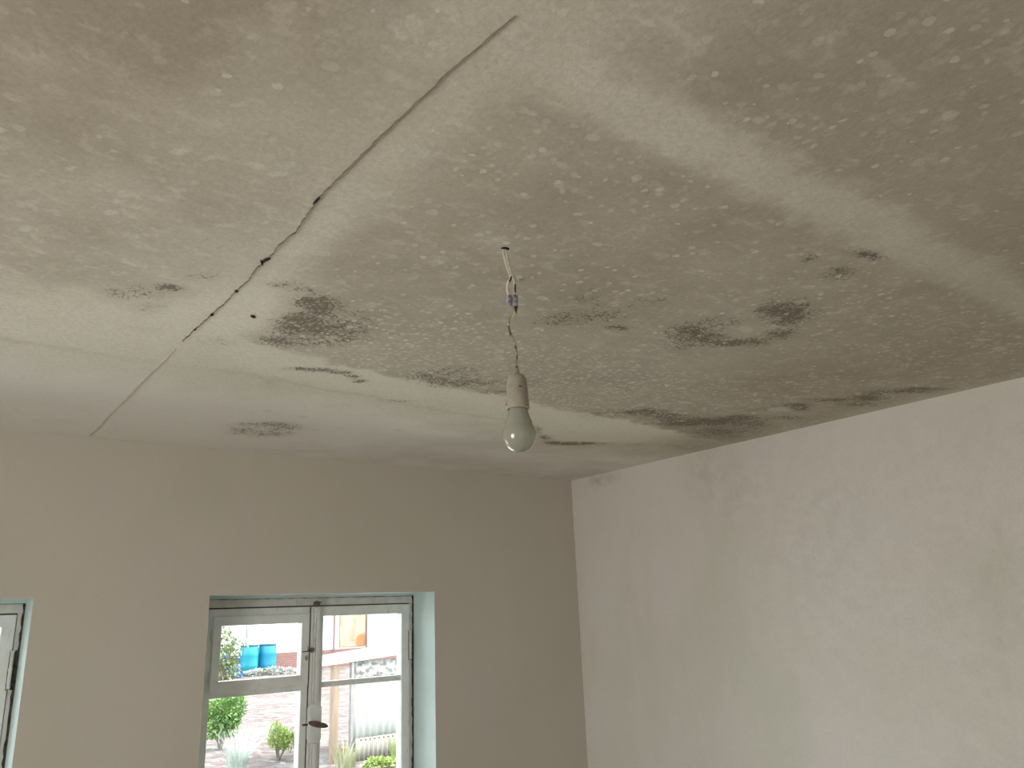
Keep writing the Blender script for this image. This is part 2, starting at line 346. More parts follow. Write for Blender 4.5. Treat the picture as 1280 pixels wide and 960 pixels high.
MOULD=[[0.369,1.682,0.0226,-0.0141,0.0056,0.022,0.9],[0.338,1.733,0.0357,-0.0222,0.0074,0.0321,0.45],[0.405,1.585,0.0343,-0.0216,0.007,0.0243,0.35],
[0.287,1.759,0.0311,-0.0194,0.0074,0.037,0.4],[0.366,1.819,0.033,-0.0203,0.0071,0.0301,0.35],[0.566,1.533,0.0287,-0.018,0.0063,0.0162,0.6],
[0.607,1.544,0.0234,-0.0146,0.0068,0.0166,0.45],[0.571,1.457,0.0277,-0.0175,0.0124,0.03,0.2],[0.655,1.601,0.0306,-0.0189,0.0133,0.0313,0.9],
[0.695,1.616,0.0281,-0.0173,0.0164,0.0368,1],[0.682,1.703,0.0403,-0.0246,0.0145,0.0349,0.95],[0.683,1.78,0.0399,-0.0242,0.0171,0.0428,0.85],
[0.746,1.755,0.0472,-0.0286,0.0234,0.0533,0.8],[0.682,1.884,0.0346,-0.0208,0.0134,0.0352,0.8],[0.759,1.86,0.0704,-0.0422,0.0149,0.0352,0.6],
[0.817,1.767,0.0521,-0.0314,0.026,0.055,0.5],[0.784,1.653,0.0492,-0.0301,0.0333,0.0688,0.45],[0.567,1.975,0.0516,-0.0309,0.0152,0.049,0.3],
[0.835,2.082,0.0352,-0.0205,0.006,0.0144,0.9],[0.882,2.064,0.0315,-0.0183,0.0063,0.0143,1],[0.941,2.057,0.024,-0.0139,0.0067,0.0145,1],
[0.989,2.076,0.0164,-0.0094,0.0079,0.0163,1],[1.032,2.109,0.0168,-0.0096,0.0084,0.0169,1],[1.257,2.264,0.0469,-0.0261,0.0076,0.0136,0.5],
[0.977,2.781,0.0801,-0.0428,0.0109,0.0299,0.6],[0.936,2.92,0.036,-0.0189,0.0172,0.0515,0.45],[1.077,2.801,0.0517,-0.0273,0.0146,0.037,0.55],
[1.064,2.931,0.0665,-0.0347,0.0149,0.0398,0.5],[1.009,2.867,0.1033,-0.0545,0.0369,0.1013,0.25],[1.196,1.956,0.0839,-0.0484,0.026,0.0428,0.6],
[1.284,2.005,0.0656,-0.0375,0.0192,0.0302,0.6],[1.362,1.94,0.0878,-0.0502,0.0304,0.0439,0.5],[1.472,2.006,0.0578,-0.0326,0.0171,0.0237,0.6],
[1.244,1.853,0.0824,-0.0479,0.022,0.0332,0.4],[1.386,1.353,0.0254,-0.0154,0.0127,0.0131,0.85],[1.273,1.322,0.0775,-0.0474,0.0375,0.0409,0.5],
[1.206,1.396,0.0432,-0.0264,0.0252,0.0303,0.4],[1.178,1.232,0.048,-0.0299,0.0392,0.0432,0.35],[1.336,1.179,0.0499,-0.0309,0.0302,0.0285,0.35],
[1.561,1.262,0.0409,-0.0248,0.0385,0.0334,0.7],[1.638,1.273,0.048,-0.0289,0.0414,0.0345,0.75],[1.73,1.279,0.0555,-0.0332,0.028,0.0222,0.85],
[1.8,1.237,0.0499,-0.0299,0.0291,0.0217,0.75],[1.811,1.154,0.0428,-0.0258,0.0343,0.0239,0.8],[1.706,1.057,0.0399,-0.0244,0.0607,0.0415,1],
[1.641,1.052,0.0318,-0.0196,0.0382,0.027,0.8],[1.577,1.17,0.0542,-0.0331,0.0425,0.0341,0.5],[1.632,1.353,0.0591,-0.0353,0.0636,0.0561,0.35],
[1.684,1.007,0.0441,-0.0272,0.0584,0.0388,0.4],[1.519,0.754,0.0268,-0.0171,0.0188,0.0108,0.8],[1.559,0.824,0.0312,-0.0197,0.0242,0.0146,0.55],
[1.437,0.824,0.0208,-0.0132,0.0215,0.014,0.5],[1.564,0.743,0.0181,-0.0115,0.0156,0.0086,0.6],[1.571,0.851,0.0317,-0.02,0.0248,0.0152,0.4],
[1.469,0.916,0.047,-0.0296,0.0308,0.0215,0.25],[0.982,1.222,0.0443,-0.0279,0.0206,0.0267,0.3],[2.084,1.987,0.0597,-0.0326,0.0269,0.0266,0.9],
[2.126,1.937,0.0379,-0.0207,0.0272,0.0259,1],[2.246,1.955,0.0702,-0.038,0.0394,0.0358,0.8],[2.372,2.006,0.0733,-0.0392,0.0431,0.038,1],
[2.434,1.957,0.0883,-0.0473,0.0441,0.0372,1],[2.511,1.9,0.0739,-0.0397,0.0398,0.0317,1],[2.514,1.825,0.0523,-0.0283,0.0335,0.0257,1],
[2.665,2.044,0.1111,-0.0583,0.1026,0.0824,0.6],[2.664,1.88,0.0763,-0.0407,0.0616,0.0459,0.6],[2.515,1.697,0.0703,-0.0386,0.0325,0.0233,0.5],
[2.702,1.738,0.0744,-0.0402,0.0365,0.0249,0.6],[2.534,1.606,0.0552,-0.0305,0.0214,0.0145,0.8],[2.605,1.62,0.0282,-0.0155,0.0447,0.0297,0.9],
[2.606,1.488,0.0818,-0.0456,0.027,0.0166,0.8],[2.757,1.482,0.0707,-0.0391,0.0294,0.0171,0.7],[2.696,1.4,0.0545,-0.0305,0.0444,0.0251,0.9],
[2.647,1.343,0.0318,-0.0179,0.0319,0.0177,0.6],[2.729,1.284,0.0799,-0.0451,0.0329,0.017,0.85],[2.762,1.23,0.0662,-0.0375,0.022,0.0108,0.7],
[1.974,2.061,0.0538,-0.0293,0.0509,0.0549,0.45],[2.061,2.479,0.0244,-0.0126,0.0299,0.0367,0.8],[2.169,2.54,0.0317,-0.0162,0.0183,0.022,1],
[2.246,2.528,0.0579,-0.0295,0.0203,0.0234,1],[2.308,2.487,0.0517,-0.0264,0.0185,0.0205,1],[1.943,2.374,0.0144,-0.0076,0.0359,0.0449,0.6]]

fx = np.arange(-0.12, XR+0.001, 0.006); fx[-1] = XR
fy = np.arange(0.14, YB+0.001, 0.006); fy[-1] = YB
gx = np.concatenate([np.linspace(XL-0.2, -0.14, 12), fx, [XR+0.2]])
gy = np.concatenate([np.linspace(YR-0.2, 0.12, 12), fy, [YB+0.32]])
X, Y = np.meshgrid(gx, gy, indexing='ij')
wx = (fbm(X, Y, 6, 5, 3.0)-0.5); wy = (fbm(X, Y, 6, 5, 41.0)-0.5)
fine = (fbm(X, Y, 26, 3, 11.0)-0.5)
Xw = X+wx*0.12+fine*0.07; Yw = Y+wy*0.09+fine*0.055
# how damp (dark) the board is: slabs between the filled joints
left = 0.93+0.9*(fbm(X, Y, 3.2, 5, 5)-0.5)
left = left*(1-0.40*sst(Xw, 0.20, 0.46))*(1-0.35*sst(Yw, 1.3, 1.9))
main = 0.74+0.14*sst(X, 1.2, 2.4)+0.5*(fbm(X, Y, 1.8, 5, 8)-0.5)
edge = 0.56+0.10*sst(Y, 1.3, 1.75)-0.0*Y
damp = left+(main-left)*sst(Xw, edge-0.05, edge+0.09)
near = 0.72+0.10*sst(X, 0.4, 0.9)+0.3*(fbm(X, Y, 2.2, 4, 15)-0.5)
near = near*(0.55+0.45*sst(Xw, 0.48, 0.85))
damp = near+(damp-near)*sst(Y, 0.60, 0.66)
# filled joint parallel to the window wall, close to the viewer
j1 = sst(Yw, 0.57, 0.65)*(1-sst(Yw-0.12*wy, 0.695, 0.76))*sst(X, 0.38, 0.66)*0.8
damp = damp*(1-j1)+(0.10+0.20*sst(X, 0.7, 2.3))*j1
# second filled joint, the pale strip in front of the window wall
far = 0.0+0.25*sst(X, 0.9, 2.0)+0.55*(fbm(X*0.7, Y, 5, 5, 21)-0.5)
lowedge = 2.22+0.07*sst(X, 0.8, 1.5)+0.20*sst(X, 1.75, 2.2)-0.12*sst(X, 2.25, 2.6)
damp = damp+(far-damp)*sst(Yw, lowedge-0.03, lowedge+0.05)
upedge = 1.90+0.10*sst(X, 0.5, 1.1)+0.07*sst(X, 1.0, 2.1)+0.10*sst(X, 2.2, 2.7)
soft = 0.16*(1-sst(X, 0.42, 0.62))
j2 = sst(Yw+1.2*soft*(wx*2), upedge-0.02-soft, upedge+0.03+soft*0.5)*(1-sst(Yw, lowedge-0.03, lowedge+0.05))*(1-0.6*sst(X, 2.35, 2.75))
damp = damp*(1-j2)+(0.03+0.35*(fbm(X, Y, 4, 5, 61)-0.45))*j2
# the pale patch beside the crack and round the lamp hook, and along the crack
def gb(cx, cy, rx, ry): return np.exp(-(((X+wx*0.1-cx)/rx)**2+((Y+wy*0.1-cy)/ry)**2))
damp *= 1-0.85*np.clip(1.3*gb(0.52, 1.76, 0.13, 0.22), 0, 1)
damp *= 1-0.30*gb(0.865, 1.136, 0.07, 0.05)
damp *= 1-0.5*np.clip(sst(Y, 0.6, 0.8)*np.exp(-((X-0.53)/0.05)**2), 0, 1)
damp *= 1-0.35*sst(X, 2.80, 2.92)*(Y > 0.8)
damp = np.clip(damp, 0, 1.15)
# mould
mould = np.zeros_like(X)
def local(c, ax, ay, bx, by, k):
    ex = abs(ax)*k+abs(bx)*k; ey = abs(ay)*k+abs(by)*k
    i0, i1 = np.searchsorted(gx, [c[0]-ex, c[0]+ex]); j0, j1 = np.searchsorted(gy, [c[1]-ey, c[1]+ey])
    return slice(max(i0-1, 0), i1+1), slice(max(j0-1, 0), j1+1)
for (cx, cy, ax, ay, bx, by, st) in MOULD:
    s = local((cx, cy), ax, ay, bx, by, 2.6)
    inv = np.linalg.inv(np.array([[ax, bx], [ay, by]]))
    dx = X[s]-cx+wx[s]*0.02; dy = Y[s]-cy+wy[s]*0.03
    u = inv[0, 0]*dx+inv[0, 1]*dy; q = inv[1, 0]*dx+inv[1, 1]*dy
    g = np.clip(st*1.08*np.exp(-0.75*(u*u+q*q)), 0, 1)
    mould[s] = 1-(1-mould[s])*(1-g)
# pale flecks where the paint blistered
fleck = np.full_like(X, -1.0)
for (cx, cy, ax, ay, bx, by) in SPOTS:
    s = local((cx, cy), ax, ay, bx, by, 1.6)
    inv = np.linalg.inv(np.array([[ax, bx], [ay, by]]))
    dx = X[s]-cx+fine[s]*0.012; dy = Y[s]-cy-fine[s]*0.012
    u = inv[0, 0]*dx+inv[0, 1]*dy; q = inv[1, 0]*dx+inv[1, 1]*dy
    fleck[s] = np.maximum(fleck[s], 1-(u*u+q*q))
# density of small flecks
sp = 0.06+0.0*X
sp = np.where((X > 0.6) & (Y > 0.75), 0.20, sp)
sp = sp+0.62*sst(Y, 1.42, 1.65)*sst(X, 0.62, 0.8)*(1-sst(X, 1.9, 2.5))
sp = sp+0.25*sst(X, 1.7, 2.2)*(1-sst(Y, 1.0, 1.3))*sst(Y, 0.72, 0.8)
sp = sp*(1-0.9*np.clip(j2*1.4, 0, 1))*(1-0.9*j1)
sp = np.where(Y > lowedge+0.02, 0.30, sp)
sp = np.where((X > 0.35) & (X < 0.62) & (Y > 0.7), sp*0.4, sp)
sp = np.where(Y < 0.6, 0.22, sp)
sp = np.clip(sp+0.5*(fbm(X, Y, 5, 3, 77)-0.5), 0, 1)
Z = ZC+0.004*(fbm(X, Y, 1.6, 2, 31)-0.5)+0.0

def grid_obj(name, P, attrs, m):
    nx, ny = P[0].shape
    me = bpy.data.meshes.new(name)
    co = np.stack([P[0], P[1], P[2]], -1).reshape(-1, 3).astype(np.float32)
    idx = np.arange(nx*ny).reshape(nx, ny)
    q = np.stack([idx[:-1, :-1], idx[:-1, 1:], idx[1:, 1:], idx[1:, :-1]], -1).reshape(-1, 4)
    n = len(q)
    me.vertices.add(len(co)); me.vertices.foreach_set('co', co.ravel())
    me.loops.add(n*4); me.loops.foreach_set('vertex_index', q.ravel().astype(np.int32))
    me.polygons.add(n); me.polygons.foreach_set('loop_start', np.arange(0, n*4, 4, dtype=np.int32))
    me.update(calc_edges=True)
    me.polygons.foreach_set('use_smooth', np.ones(n, bool))
    for k, a in attrs.items():
        at = me.attributes.new(k, 'FLOAT', 'POINT'); at.data.foreach_set('value', a.ravel().astype(np.float32))
    me.validate()
    return link_obj(name, me, m)

m = mat('damp_plasterboard', (0.6, 0.55, 0.45), 0.9); t = NT(m); v = t.coord()
CLEAN = (0.80, 0.755, 0.655); DAMP = (0.385, 0.33, 0.258); DARK = (0.078, 0.058, 0.038)
dsp = t.attr('damp')
nA = t.noise(v, 9, 5, 0.6); nB = t.noise(v, 60, 4, 0.65)
d2 = t.mth('ADD', dsp, t.mth('MULTIPLY', t.mth('SUBTRACT', nA.outputs[0], 0.5), 0.45))
d2 = t.mth('ADD', d2, t.mth('MULTIPLY', t.mth('SUBTRACT', nB.outputs[0], 0.5), 0.25))
nC = t.noise(t.coord((1.0, 1.5, 1)), 17, 3, 0.5); nD = t.noise(v, 36, 3, 0.5)
mot = t.ss(dsp, 0.12, 0.6)
d2 = t.mth('SUBTRACT', d2, t.mth('MULTIPLY', t.mth('MULTIPLY', t.ss(nC.outputs[0], 0.54, 0.70), 0.20), mot))
d2 = t.mth('SUBTRACT', d2, t.mth('MULTIPLY', t.mth('MULTIPLY', t.ss(nD.outputs[0], 0.57, 0.68), 0.20), mot))
d2 = t.mth('MULTIPLY', d2, t.ss(dsp, 0.0, 0.25), True)
col = t.mix(d2, CLEAN, DAMP)
# cloudy yellowish and lilac tints
nT = t.noise(v, 1.7, 2)
col = t.mix(t.ss(nT.outputs[0], 0.45, 0.7, 0, 0.25), col, (0.55, 0.50, 0.38))
# grey-lilac board next to the window wall, lightened in colour for missing window light
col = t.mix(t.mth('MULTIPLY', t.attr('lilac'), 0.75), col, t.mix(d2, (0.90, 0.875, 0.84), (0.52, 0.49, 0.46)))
# mould, broken up by fine noise
mo = t.attr('mould')
nM = t.noise(v, 42, 6, 0.72); nM2 = t.noise(v, 150, 3, 0.6)
nn = t.mth('ADD', t.mth('MULTIPLY', nM.outputs[0], 0.75), t.mth('MULTIPLY', nM2.outputs[0], 0.25))
wv = t.node('ShaderNodeVectorMath', operation='MULTIPLY_ADD'); t.link(t.noise(v, 70, 2).outputs['Color'], wv.inputs[0]); wv.inputs[1].default_value = (0.012, 0.012, 0); t.link(v, wv.inputs[2])
ve = t.node('ShaderNodeTexVoronoi', voronoi_dimensions='2D', feature='DISTANCE_TO_EDGE'); ve.inputs['Scale'].default_value = 66; t.link(wv.outputs[0], ve.inputs['Vector'])
isl = t.ss(ve.outputs['Distance'], 0.05, 0.26, 0.0, 0.50)
mm = t.mth('SUBTRACT', t.mth('ADD', t.mth('MULTIPLY', mo, 1.22), t.mth('MULTIPLY', t.mth('SUBTRACT', nn, 0.5), 3.8)), isl)
mfac = t.mth('MULTIPLY', t.ss(mm, 0.18, 1.00), t.ss(mo, 0.03, 0.35), True)
col = t.mix(t.mth('MULTIPLY', mfac, 0.84), col, DARK)
col = t.mix(t.mth('MULTIPLY', mo, 0.32, True), col, (0.24, 0.195, 0.14))
# small flecks: cells whose radius depends on the local density
def flecks(col, scale, seed, amount, strength):
    wv = t.node('ShaderNodeVectorMath', operation='MULTIPLY_ADD')
    nz = t.noise(v, scale*1.4, 2); t.link(nz.outputs['Color'], wv.inputs[0])
    wv.inputs[1].default_value = (0.5/scale,)*3; ad = t.node('ShaderNodeVectorMath', operation='ADD')
    t.link(v, ad.inputs[0]); ad.inputs[1].default_value = (seed, seed*2.3, 0)
    t.link(ad.outputs[0], wv.inputs[2])
    vo = t.node('ShaderNodeTexVoronoi', voronoi_dimensions='2D'); vo.inputs['Scale'].default_value = scale
    t.link(wv.outputs[0], vo.inputs['Vector'])
    sepc = t.node('ShaderNodeSeparateColor'); t.link(vo.outputs['Color'], sepc.inputs[0])
    # cell is fleck-bearing if its random value < density
    on = t.ss(t.mth('SUBTRACT', t.mth('MULTIPLY', t.attr('flecks'), amount), sepc.outputs[0]), 0.0, 0.03)
    rad = t.mth('ADD', t.mth('MULTIPLY', sepc.outputs[1], 0.30), 0.12)
    inside = t.ss(t.mth('SUBTRACT', rad, vo.outputs['Distance']), -0.03, 0.07)
    f = t.mth('MULTIPLY', t.mth('MULTIPLY', on, inside), t.mth('ADD', t.mth('MULTIPLY', sepc.outputs[2], strength*0.7), strength*0.3), True)
    return t.mix(f, col, CLEAN)
col = flecks(col, 21, 1.3, 0.45, 0.35)
col = flecks(col, 48, 5.1, 0.85, 0.70)
fl = t.ss(t.mth('ADD', t.attr('fleck'), t.mth('MULTIPLY', t.mth('SUBTRACT', nB.outputs[0], 0.5), 1.2)), 0.0, 0.7)
col = t.mix(t.mth('MULTIPLY', fl, 0.58), col, (0.72, 0.685, 0.60))
calm = t.mth('SUBTRACT', 1.0, t.mth('MULTIPLY', t.attr('lilac'), 0.7))  # less grain there too, part of the same painted brightening
g = t.noise(v, 320, 2, 0.6)
col = t.mix(t.mth('MULTIPLY', t.ss(g.outputs[0], 0.3, 0.7, 0.0, 0.14), calm), col, (0.25, 0.22, 0.18))
g2 = t.noise(v, 95, 4, 0.7)
col = t.mix(t.mth('MULTIPLY', t.ss(g2.outputs[0], 0.42, 0.62, 0.0, 0.13), calm), col, (0.20, 0.17, 0.135))
t.base(col)
hh = t.mth('ADD', t.mth('MULTIPLY', t.noise(v, 120, 4).outputs[0], 0.7), t.noise(v, 22, 3).outputs[0])
t.bump(hh, 0.5, 0.002)
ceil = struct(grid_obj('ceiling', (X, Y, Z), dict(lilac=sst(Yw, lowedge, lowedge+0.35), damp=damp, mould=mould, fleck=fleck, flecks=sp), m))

# crack along the board joint, with the flaked holes on it
M_crack = mat('crack_dark', (0.20, 0.165, 0.125), 0.95)
M_hole = mat('hole_dark', (0.02, 0.013, 0.009), 0.95)
M_ridge = mottled('filler_ridge', (0.66, 0.62, 0.53), (0.55, 0.51, 0.43), 30, 0.9)
random.seed(4)
cr = [(0.500, 0.615), (0.493, 0.682), (0.488, 0.751), (0.482, 0.919), (0.480, 1.025), (0.479, 1.156), (0.494, 1.293),
      (0.488, 1.36), (0.493, 1.40), (0.491, 1.435), (0.489, 1.50), (0.496, 1.56), (0.493, 1.603), (0.494, 1.70), (0.490, 1.79), (0.486, 1.90), (0.484, 2.02)]
pts = []
for (a, b) in zip(cr, cr[1:]):
    n = max(2, int(abs(b[1]-a[1])/0.010))
    for k in range(n):
        u = k/n
        pts.append((a[0]+(b[0]-a[0])*u+random.uniform(-1, 1)*0.0013, a[1]+(b[1]-a[1])*u))
bm = bmesh.new(); prev = None
for i, (x, y) in enumerate(pts):
    wv = 0.00038*(0.10+0.90*min(1, max(0, (y-0.6)/0.5)))*random.uniform(0.6, 1.3)
    if y > 1.8: wv *= 0.5
    zz = ZC-0.0028
    q = [bm.verts.new((x-wv, y, zz)), bm.verts.new((x, y, zz-0.0006)), bm.verts.new((x+wv, y, zz)), bm.verts.new((x, y, zz+0.004))]
    if prev:
        for k in range(4): bm.faces.new((prev[k], prev[(k+1) % 4], q[(k+1) % 4], q[k]))
    prev = q
fin('crack', bm, M_crack, ceil)
def blob(name, x, y, z, rx, ry, rz, ang, m, parent, seed=0):
    rr = random.Random(seed); bm = bmesh.new(); bmesh.ops.create_icosphere(bm, subdivisions=3, radius=1)
    for q in bm.verts:
        k = 1+rr.uniform(-0.12, 0.12); q.co = Vector((q.co.x*rx*k, q.co.y*ry*k, q.co.z*rz))
    bmesh.ops.transform(bm, matrix=Matrix.Translation((x, y, z)) @ Matrix.Rotation(ang, 4, 'Z'), verts=bm.verts)
    return fin(name, bm, m, parent, True)
for k, (x, y, rx, ry, a) in enumerate([(0.479, 1.160, 0.0022, 0.016, 0.0), (0.491, 1.432, 0.004, 0.012, 0.25), (0.4885, 1.452, 0.0022, 0.012, -0.5),
        (0.493, 1.620, 0.004, 0.006, 0), (0.4905, 1.785, 0.004, 0.009, 0), (0.486, 1.905, 0.0025, 0.006, 0), (0.5755, 1.750, 0.0075, 0.0050, 0.6)]):
    blob('flaked_hole', x, y, ZC-0.0020, rx, ry, 0.0026, a, M_hole, ceil, k)
bm = bmesh.new(); prev = None
for i in range(34):
    y = 2.08+i*0.0358; x = 0.485+0.0015*math.sin(i*0.5)
    q = [bm.verts.new((x-0.004, y, ZC+0.001)), bm.verts.new((x, y, ZC-0.0034)), bm.verts.new((x+0.004, y, ZC+0.001))]
    if prev:
        for k in range(2): bm.faces.new((prev[k], prev[k+1], q[k+1], q[k]))
    prev = q
fin('filler_ridge', bm, M_ridge, ceil, True)

# ------------------------------------------------------------------ windows
def paint(name, c1, c2, dirt, scale=20, rough=0.5):
    m = mat(name, c1, rough); t = NT(m); v = t.coord()
    a = t.noise(v, scale, 4); b = t.noise(t.coord((1, 1, 0.25)), 55, 5, 0.7)
    col = t.mix(t.ss(a.outputs[0], 0.4, 0.65), tuple(c1), tuple(c2))
    col = t.mix(t.ss(b.outputs[0], 0.60, 0.75, 0, 0.6), col, tuple(dirt))
    t.base(col); t.bump(b.outputs[0], 0.25, 0.001); return m
M_sash = paint('old_white_paint', (0.87, 0.88, 0.86), (0.82, 0.82, 0.79), (0.36, 0.32, 0.27))
M_frame = paint('grimy_frame_paint', (0.72, 0.70, 0.66), (0.63, 0.61, 0.57), (0.24, 0.21, 0.17))
M_gap = mottled('dark_joint', (0.035, 0.03, 0.025), (0.10, 0.085, 0.07), 90, 0.95)
M_steel = mottled('tarnished_steel', (0.10, 0.095, 0.09), (0.22, 0.20, 0.18), 120, 0.45, metal=0.8)
M_knob = mottled('brown_knob', (0.11, 0.06, 0.045), (0.16, 0.095, 0.075), 60, 0.35)
M_black = mat('black_lever', (0.01, 0.01, 0.01), 0.4)
M_wear = mottled('worn_bare_patch', (0.42, 0.38, 0.33), (0.30, 0.27, 0.23), 150, 0.8)
M_glass = bpy.data.materials.new('window_glass'); M_glass.use_nodes = True
nt = M_glass.node_tree; nt.nodes.clear()
o_ = nt.nodes.new('ShaderNodeOutputMaterial'); mx = nt.nodes.new('ShaderNodeMixShader'); tr = nt.nodes.new('ShaderNodeBsdfTransparent')
gl = nt.nodes.new('ShaderNodeBsdfGlossy'); gl.inputs['Roughness'].default_value = 0.02; tr.inputs[0].default_value = (0.96, 0.98, 0.97, 1)
fr = nt.nodes.new('ShaderNodeFresnel'); fr.inputs[0].default_value = 1.35
nt.links.new(fr.outputs[0], mx.inputs[0]); nt.links.new(tr.outputs[0], mx.inputs[1]); nt.links.new(gl.outputs[0], mx.inputs[2]); nt.links.new(mx.outputs[0], o_.inputs[0])

YF = YB+DEEP   # inner face of the frame
def make_window(name, x0, label):
    W = 1.039
    root = bpy.data.objects.new(name, None); C.objects.link(root); root.location = (x0, YF, OZ0); struct(root, label, 'window')
    def P(n, bm, m, parent=root, smooth=False): return fin(n, bm, m, parent, smooth)
    H = OZ1-OZ0
    def z(a): return a-OZ0
    top = z(1.752)
    # dark irregular joint between frame and masonry
    bm = bmesh.new(); rr = random.Random(3)
    n = 60
    for side in (0, 1):
        prev = None
        for k in range(n+1):
            zz = H*k/n; wd = 0.008+rr.uniform(-0.003, 0.003)
            a = W if side else 0.0; s = -1 if side else 1
            q = [bm.verts.new((a, -0.004, zz)), bm.verts.new((a+s*wd, -0.004, zz)), bm.verts.new((a+s*wd, 0.01, zz)), bm.verts.new((a, 0.01, zz))]
            if prev:
                for i in range(4): bm.faces.new((prev[i], prev[(i+1) % 4], q[(i+1) % 4], q[i]))
            prev = q
    prev = None
    for k in range(n+1):
        xx = W*k/n; wd = 0.0125+rr.uniform(-0.0015, 0.0015)
        q = [bm.verts.new((xx, -0.004, H)), bm.verts.new((xx, -0.004, H-wd)), bm.verts.new((xx, 0.01, H-wd)), bm.verts.new((xx, 0.01, H))]
        if prev:
            for i in range(4): bm.faces.new((prev[i], prev[(i+1) % 4], q[(i+1) % 4], q[i]))
        prev = q
    P('frame_joint', bm, M_gap)
    bm = bmesh.new(); box(bm, 0.0, W, -0.012, 0.0, H-0.0105, H)
    P('plaster_edge', bm, M_reveal)
    # outer frame
    bm = bmesh.new()
    bbox(bm, 0.003, W-0.003, 0, 0.085, z(1.715), H-0.011)
    bbox(bm, 0.003, 0.05, 0, 0.085, 0.0, z(1.715)); bbox(bm, W-0.022, W-0.003, 0, 0.085, 0.0, z(1.715))
    bbox(bm, 0.003, W-0.003, 0, 0.085, 0.0, 0.05)
    P('outer_frame', bm, M_frame)
    # groove under the head
    bm = bmesh.new(); box(bm, 0.05, W-0.022, 0.004, 0.02, z(1.7095), z(1.7155)); P('head_groove', bm, M_gap)
    y0, y1 = -0.006, 0.044
    # right casement
    rc = bpy.data.objects.new('right_casement', None); C.objects.link(rc); rc.parent = root
    L, Rr = 0.5095, 1.015
    bm = bmesh.new()
    bbox(bm, L, 0.570, y0, y1, 0.045, z(1.710)); bbox(bm, 0.972, Rr, y0, y1, 0.045, z(1.710))
    bbox(bm, 0.570-0.002, 0.974, y0, y1, z(1.667), z(1.710)); bbox(bm, 0.568, 0.974, y0, y1, 0.045, 0.115)
    bbox(bm, 0.568, 0.974, y0+0.010, y1, z(1.362), z(1.386))
    P('sash_frame', bm, M_sash, rc)
    bm = bmesh.new(); box(bm, 0.56, 0.98, y1-0.009, y1-0.005, z(1.375), z(1.675)); P('upper_pane', bm, M_glass, rc)
    bm = bmesh.new(); box(bm, 0.56, 0.98, y1-0.009, y1-0.005, 0.10, z(1.372)); P('lower_pane', bm, M_glass, rc)
    # left casement with a hinged vent sash in its top
    lc = bpy.data.objects.new('left_casement', None); C.objects.link(lc); lc.parent = root
    L2, R2 = 0.045, 0.509
    bm = bmesh.new()
    bbox(bm, L2, 0.084, y0, y1, 0.045, z(1.710)); bbox(bm, 0.473, R2, y0, y1, 0.045, z(1.710))
    bbox(bm, 0.08, 0.476, y0, y1, z(1.670), z(1.710)); bbox(bm, 0.08, 0.476, y0, y1, 0.045, 0.115)
    bbox(bm, 0.08, 0.476, y0, y1, z(1.357), z(1.392))
    P('sash_frame', bm, M_sash, lc)
    bm = bmesh.new(); box(bm, 0.07, 0.48, y1-0.009, y1-0.005, 0.10, z(1.365)); P('lower_pane', bm, M_glass, lc)
    bm = bmesh.new()
    v0, v1 = -0.020, 0.028
    a, b, c, d = 0.077, 0.499, z(1.378), z(1.681)
    bbox(bm, a, 0.112, v0, v1, c, d); bbox(bm, 0.463, b, v0, v1, c, d)
    bbox(bm, 0.110, 0.465, v0, v1, d-0.040, d); bbox(bm, 0.110, 0.465, v0, v1, c, c+0.044)
    P('vent_sash', bm, M_sash, lc)
    bm = bmesh.new(); box(bm, 0.105, 0.47, v1-0.008, v1-0.004, c+0.035, d-0.032); P('vent_pane', bm, M_glass, lc)
    # moulded cover strip over the meeting stiles
    bm = bmesh.new()
    zt, zb = z(1.703), 0.05
    zp = z(1.300); zq = z(1.143)
    for (p, q, yy) in ((0.507, 0.520, -0.012), (0.522, 0.528, -0.020), (0.530, 0.545, -0.026), (0.547, 0.553, -0.018), (0.554, 0.560, -0.010)):
        bbox(bm, p, q, yy, 0.0, zp+0.004, zt, 0.0022); bbox(bm, p, q, yy, 0.0, zb, zq-0.004, 0.0022)
    P('cover_strip', bm, M_sash)
    # dark slit between the stiles
    bm = bmesh.new(); box(bm, 0.502, 0.507, -0.007, 0.03, 0.05, z(1.708)); P('meeting_gap', bm, M_gap)
    # lock block with rounded ends
    bm = bmesh.new(); prof = []
    for k in range(13):
        an = PI*k/12; prof.append((0.533+0.028*math.cos(an), z(1.280)+0.018*math.sin(an)))
    for k in range(13):
        an = PI+PI*k/12; prof.append((0.533+0.028*math.cos(an), z(1.163)+0.020*math.sin(an)))
    f0 = [bm.verts.new((p, -0.036, q)) for p, q in prof]; f1 = [bm.verts.new((p, 0.0, q)) for p, q in prof]
    bm.faces.new(f0); bm.faces.new(f1[::-1])
    for k in range(len(prof)):
        k2 = (k+1) % len(prof); bm.faces.new((f0[k], f0[k2], f1[k2], f1[k]))
    bmesh.ops.recalc_face_normals(bm, faces=bm.faces)
    bmesh.ops.bevel(bm, geom=[e for e in bm.edges if all(abs(q.co.y+0.036) < 1e-5 for q in e.verts)], offset=0.004, segments=2, affect='EDGES')
    P('lock_block', bm, M_sash)
    # knob
    bm = bmesh.new(); tube(bm, [(0.538, -0.028, z(1.221)), (0.540, -0.050, z(1.220))], [0.008, 0.007], 12); 
    kn = P('handle_stem', bm, M_steel)
    bm = bmesh.new(); bmesh.ops.create_uvsphere(bm, u_segments=32, v_segments=16, radius=1)
    for q in bm.verts: q.co = Vector((q.co.x*0.045, q.co.y*0.016, q.co.z*0.0130))
    bmesh.ops.transform(bm, matrix=Matrix.Translation((0.535, -0.060, z(1.219))) @ Matrix.Rotation(R(15), 4, 'Y') @ Matrix.Rotation(R(-10), 4, 'Z'), verts=bm.verts)
    P('handle_knob', bm, M_knob, root, True)
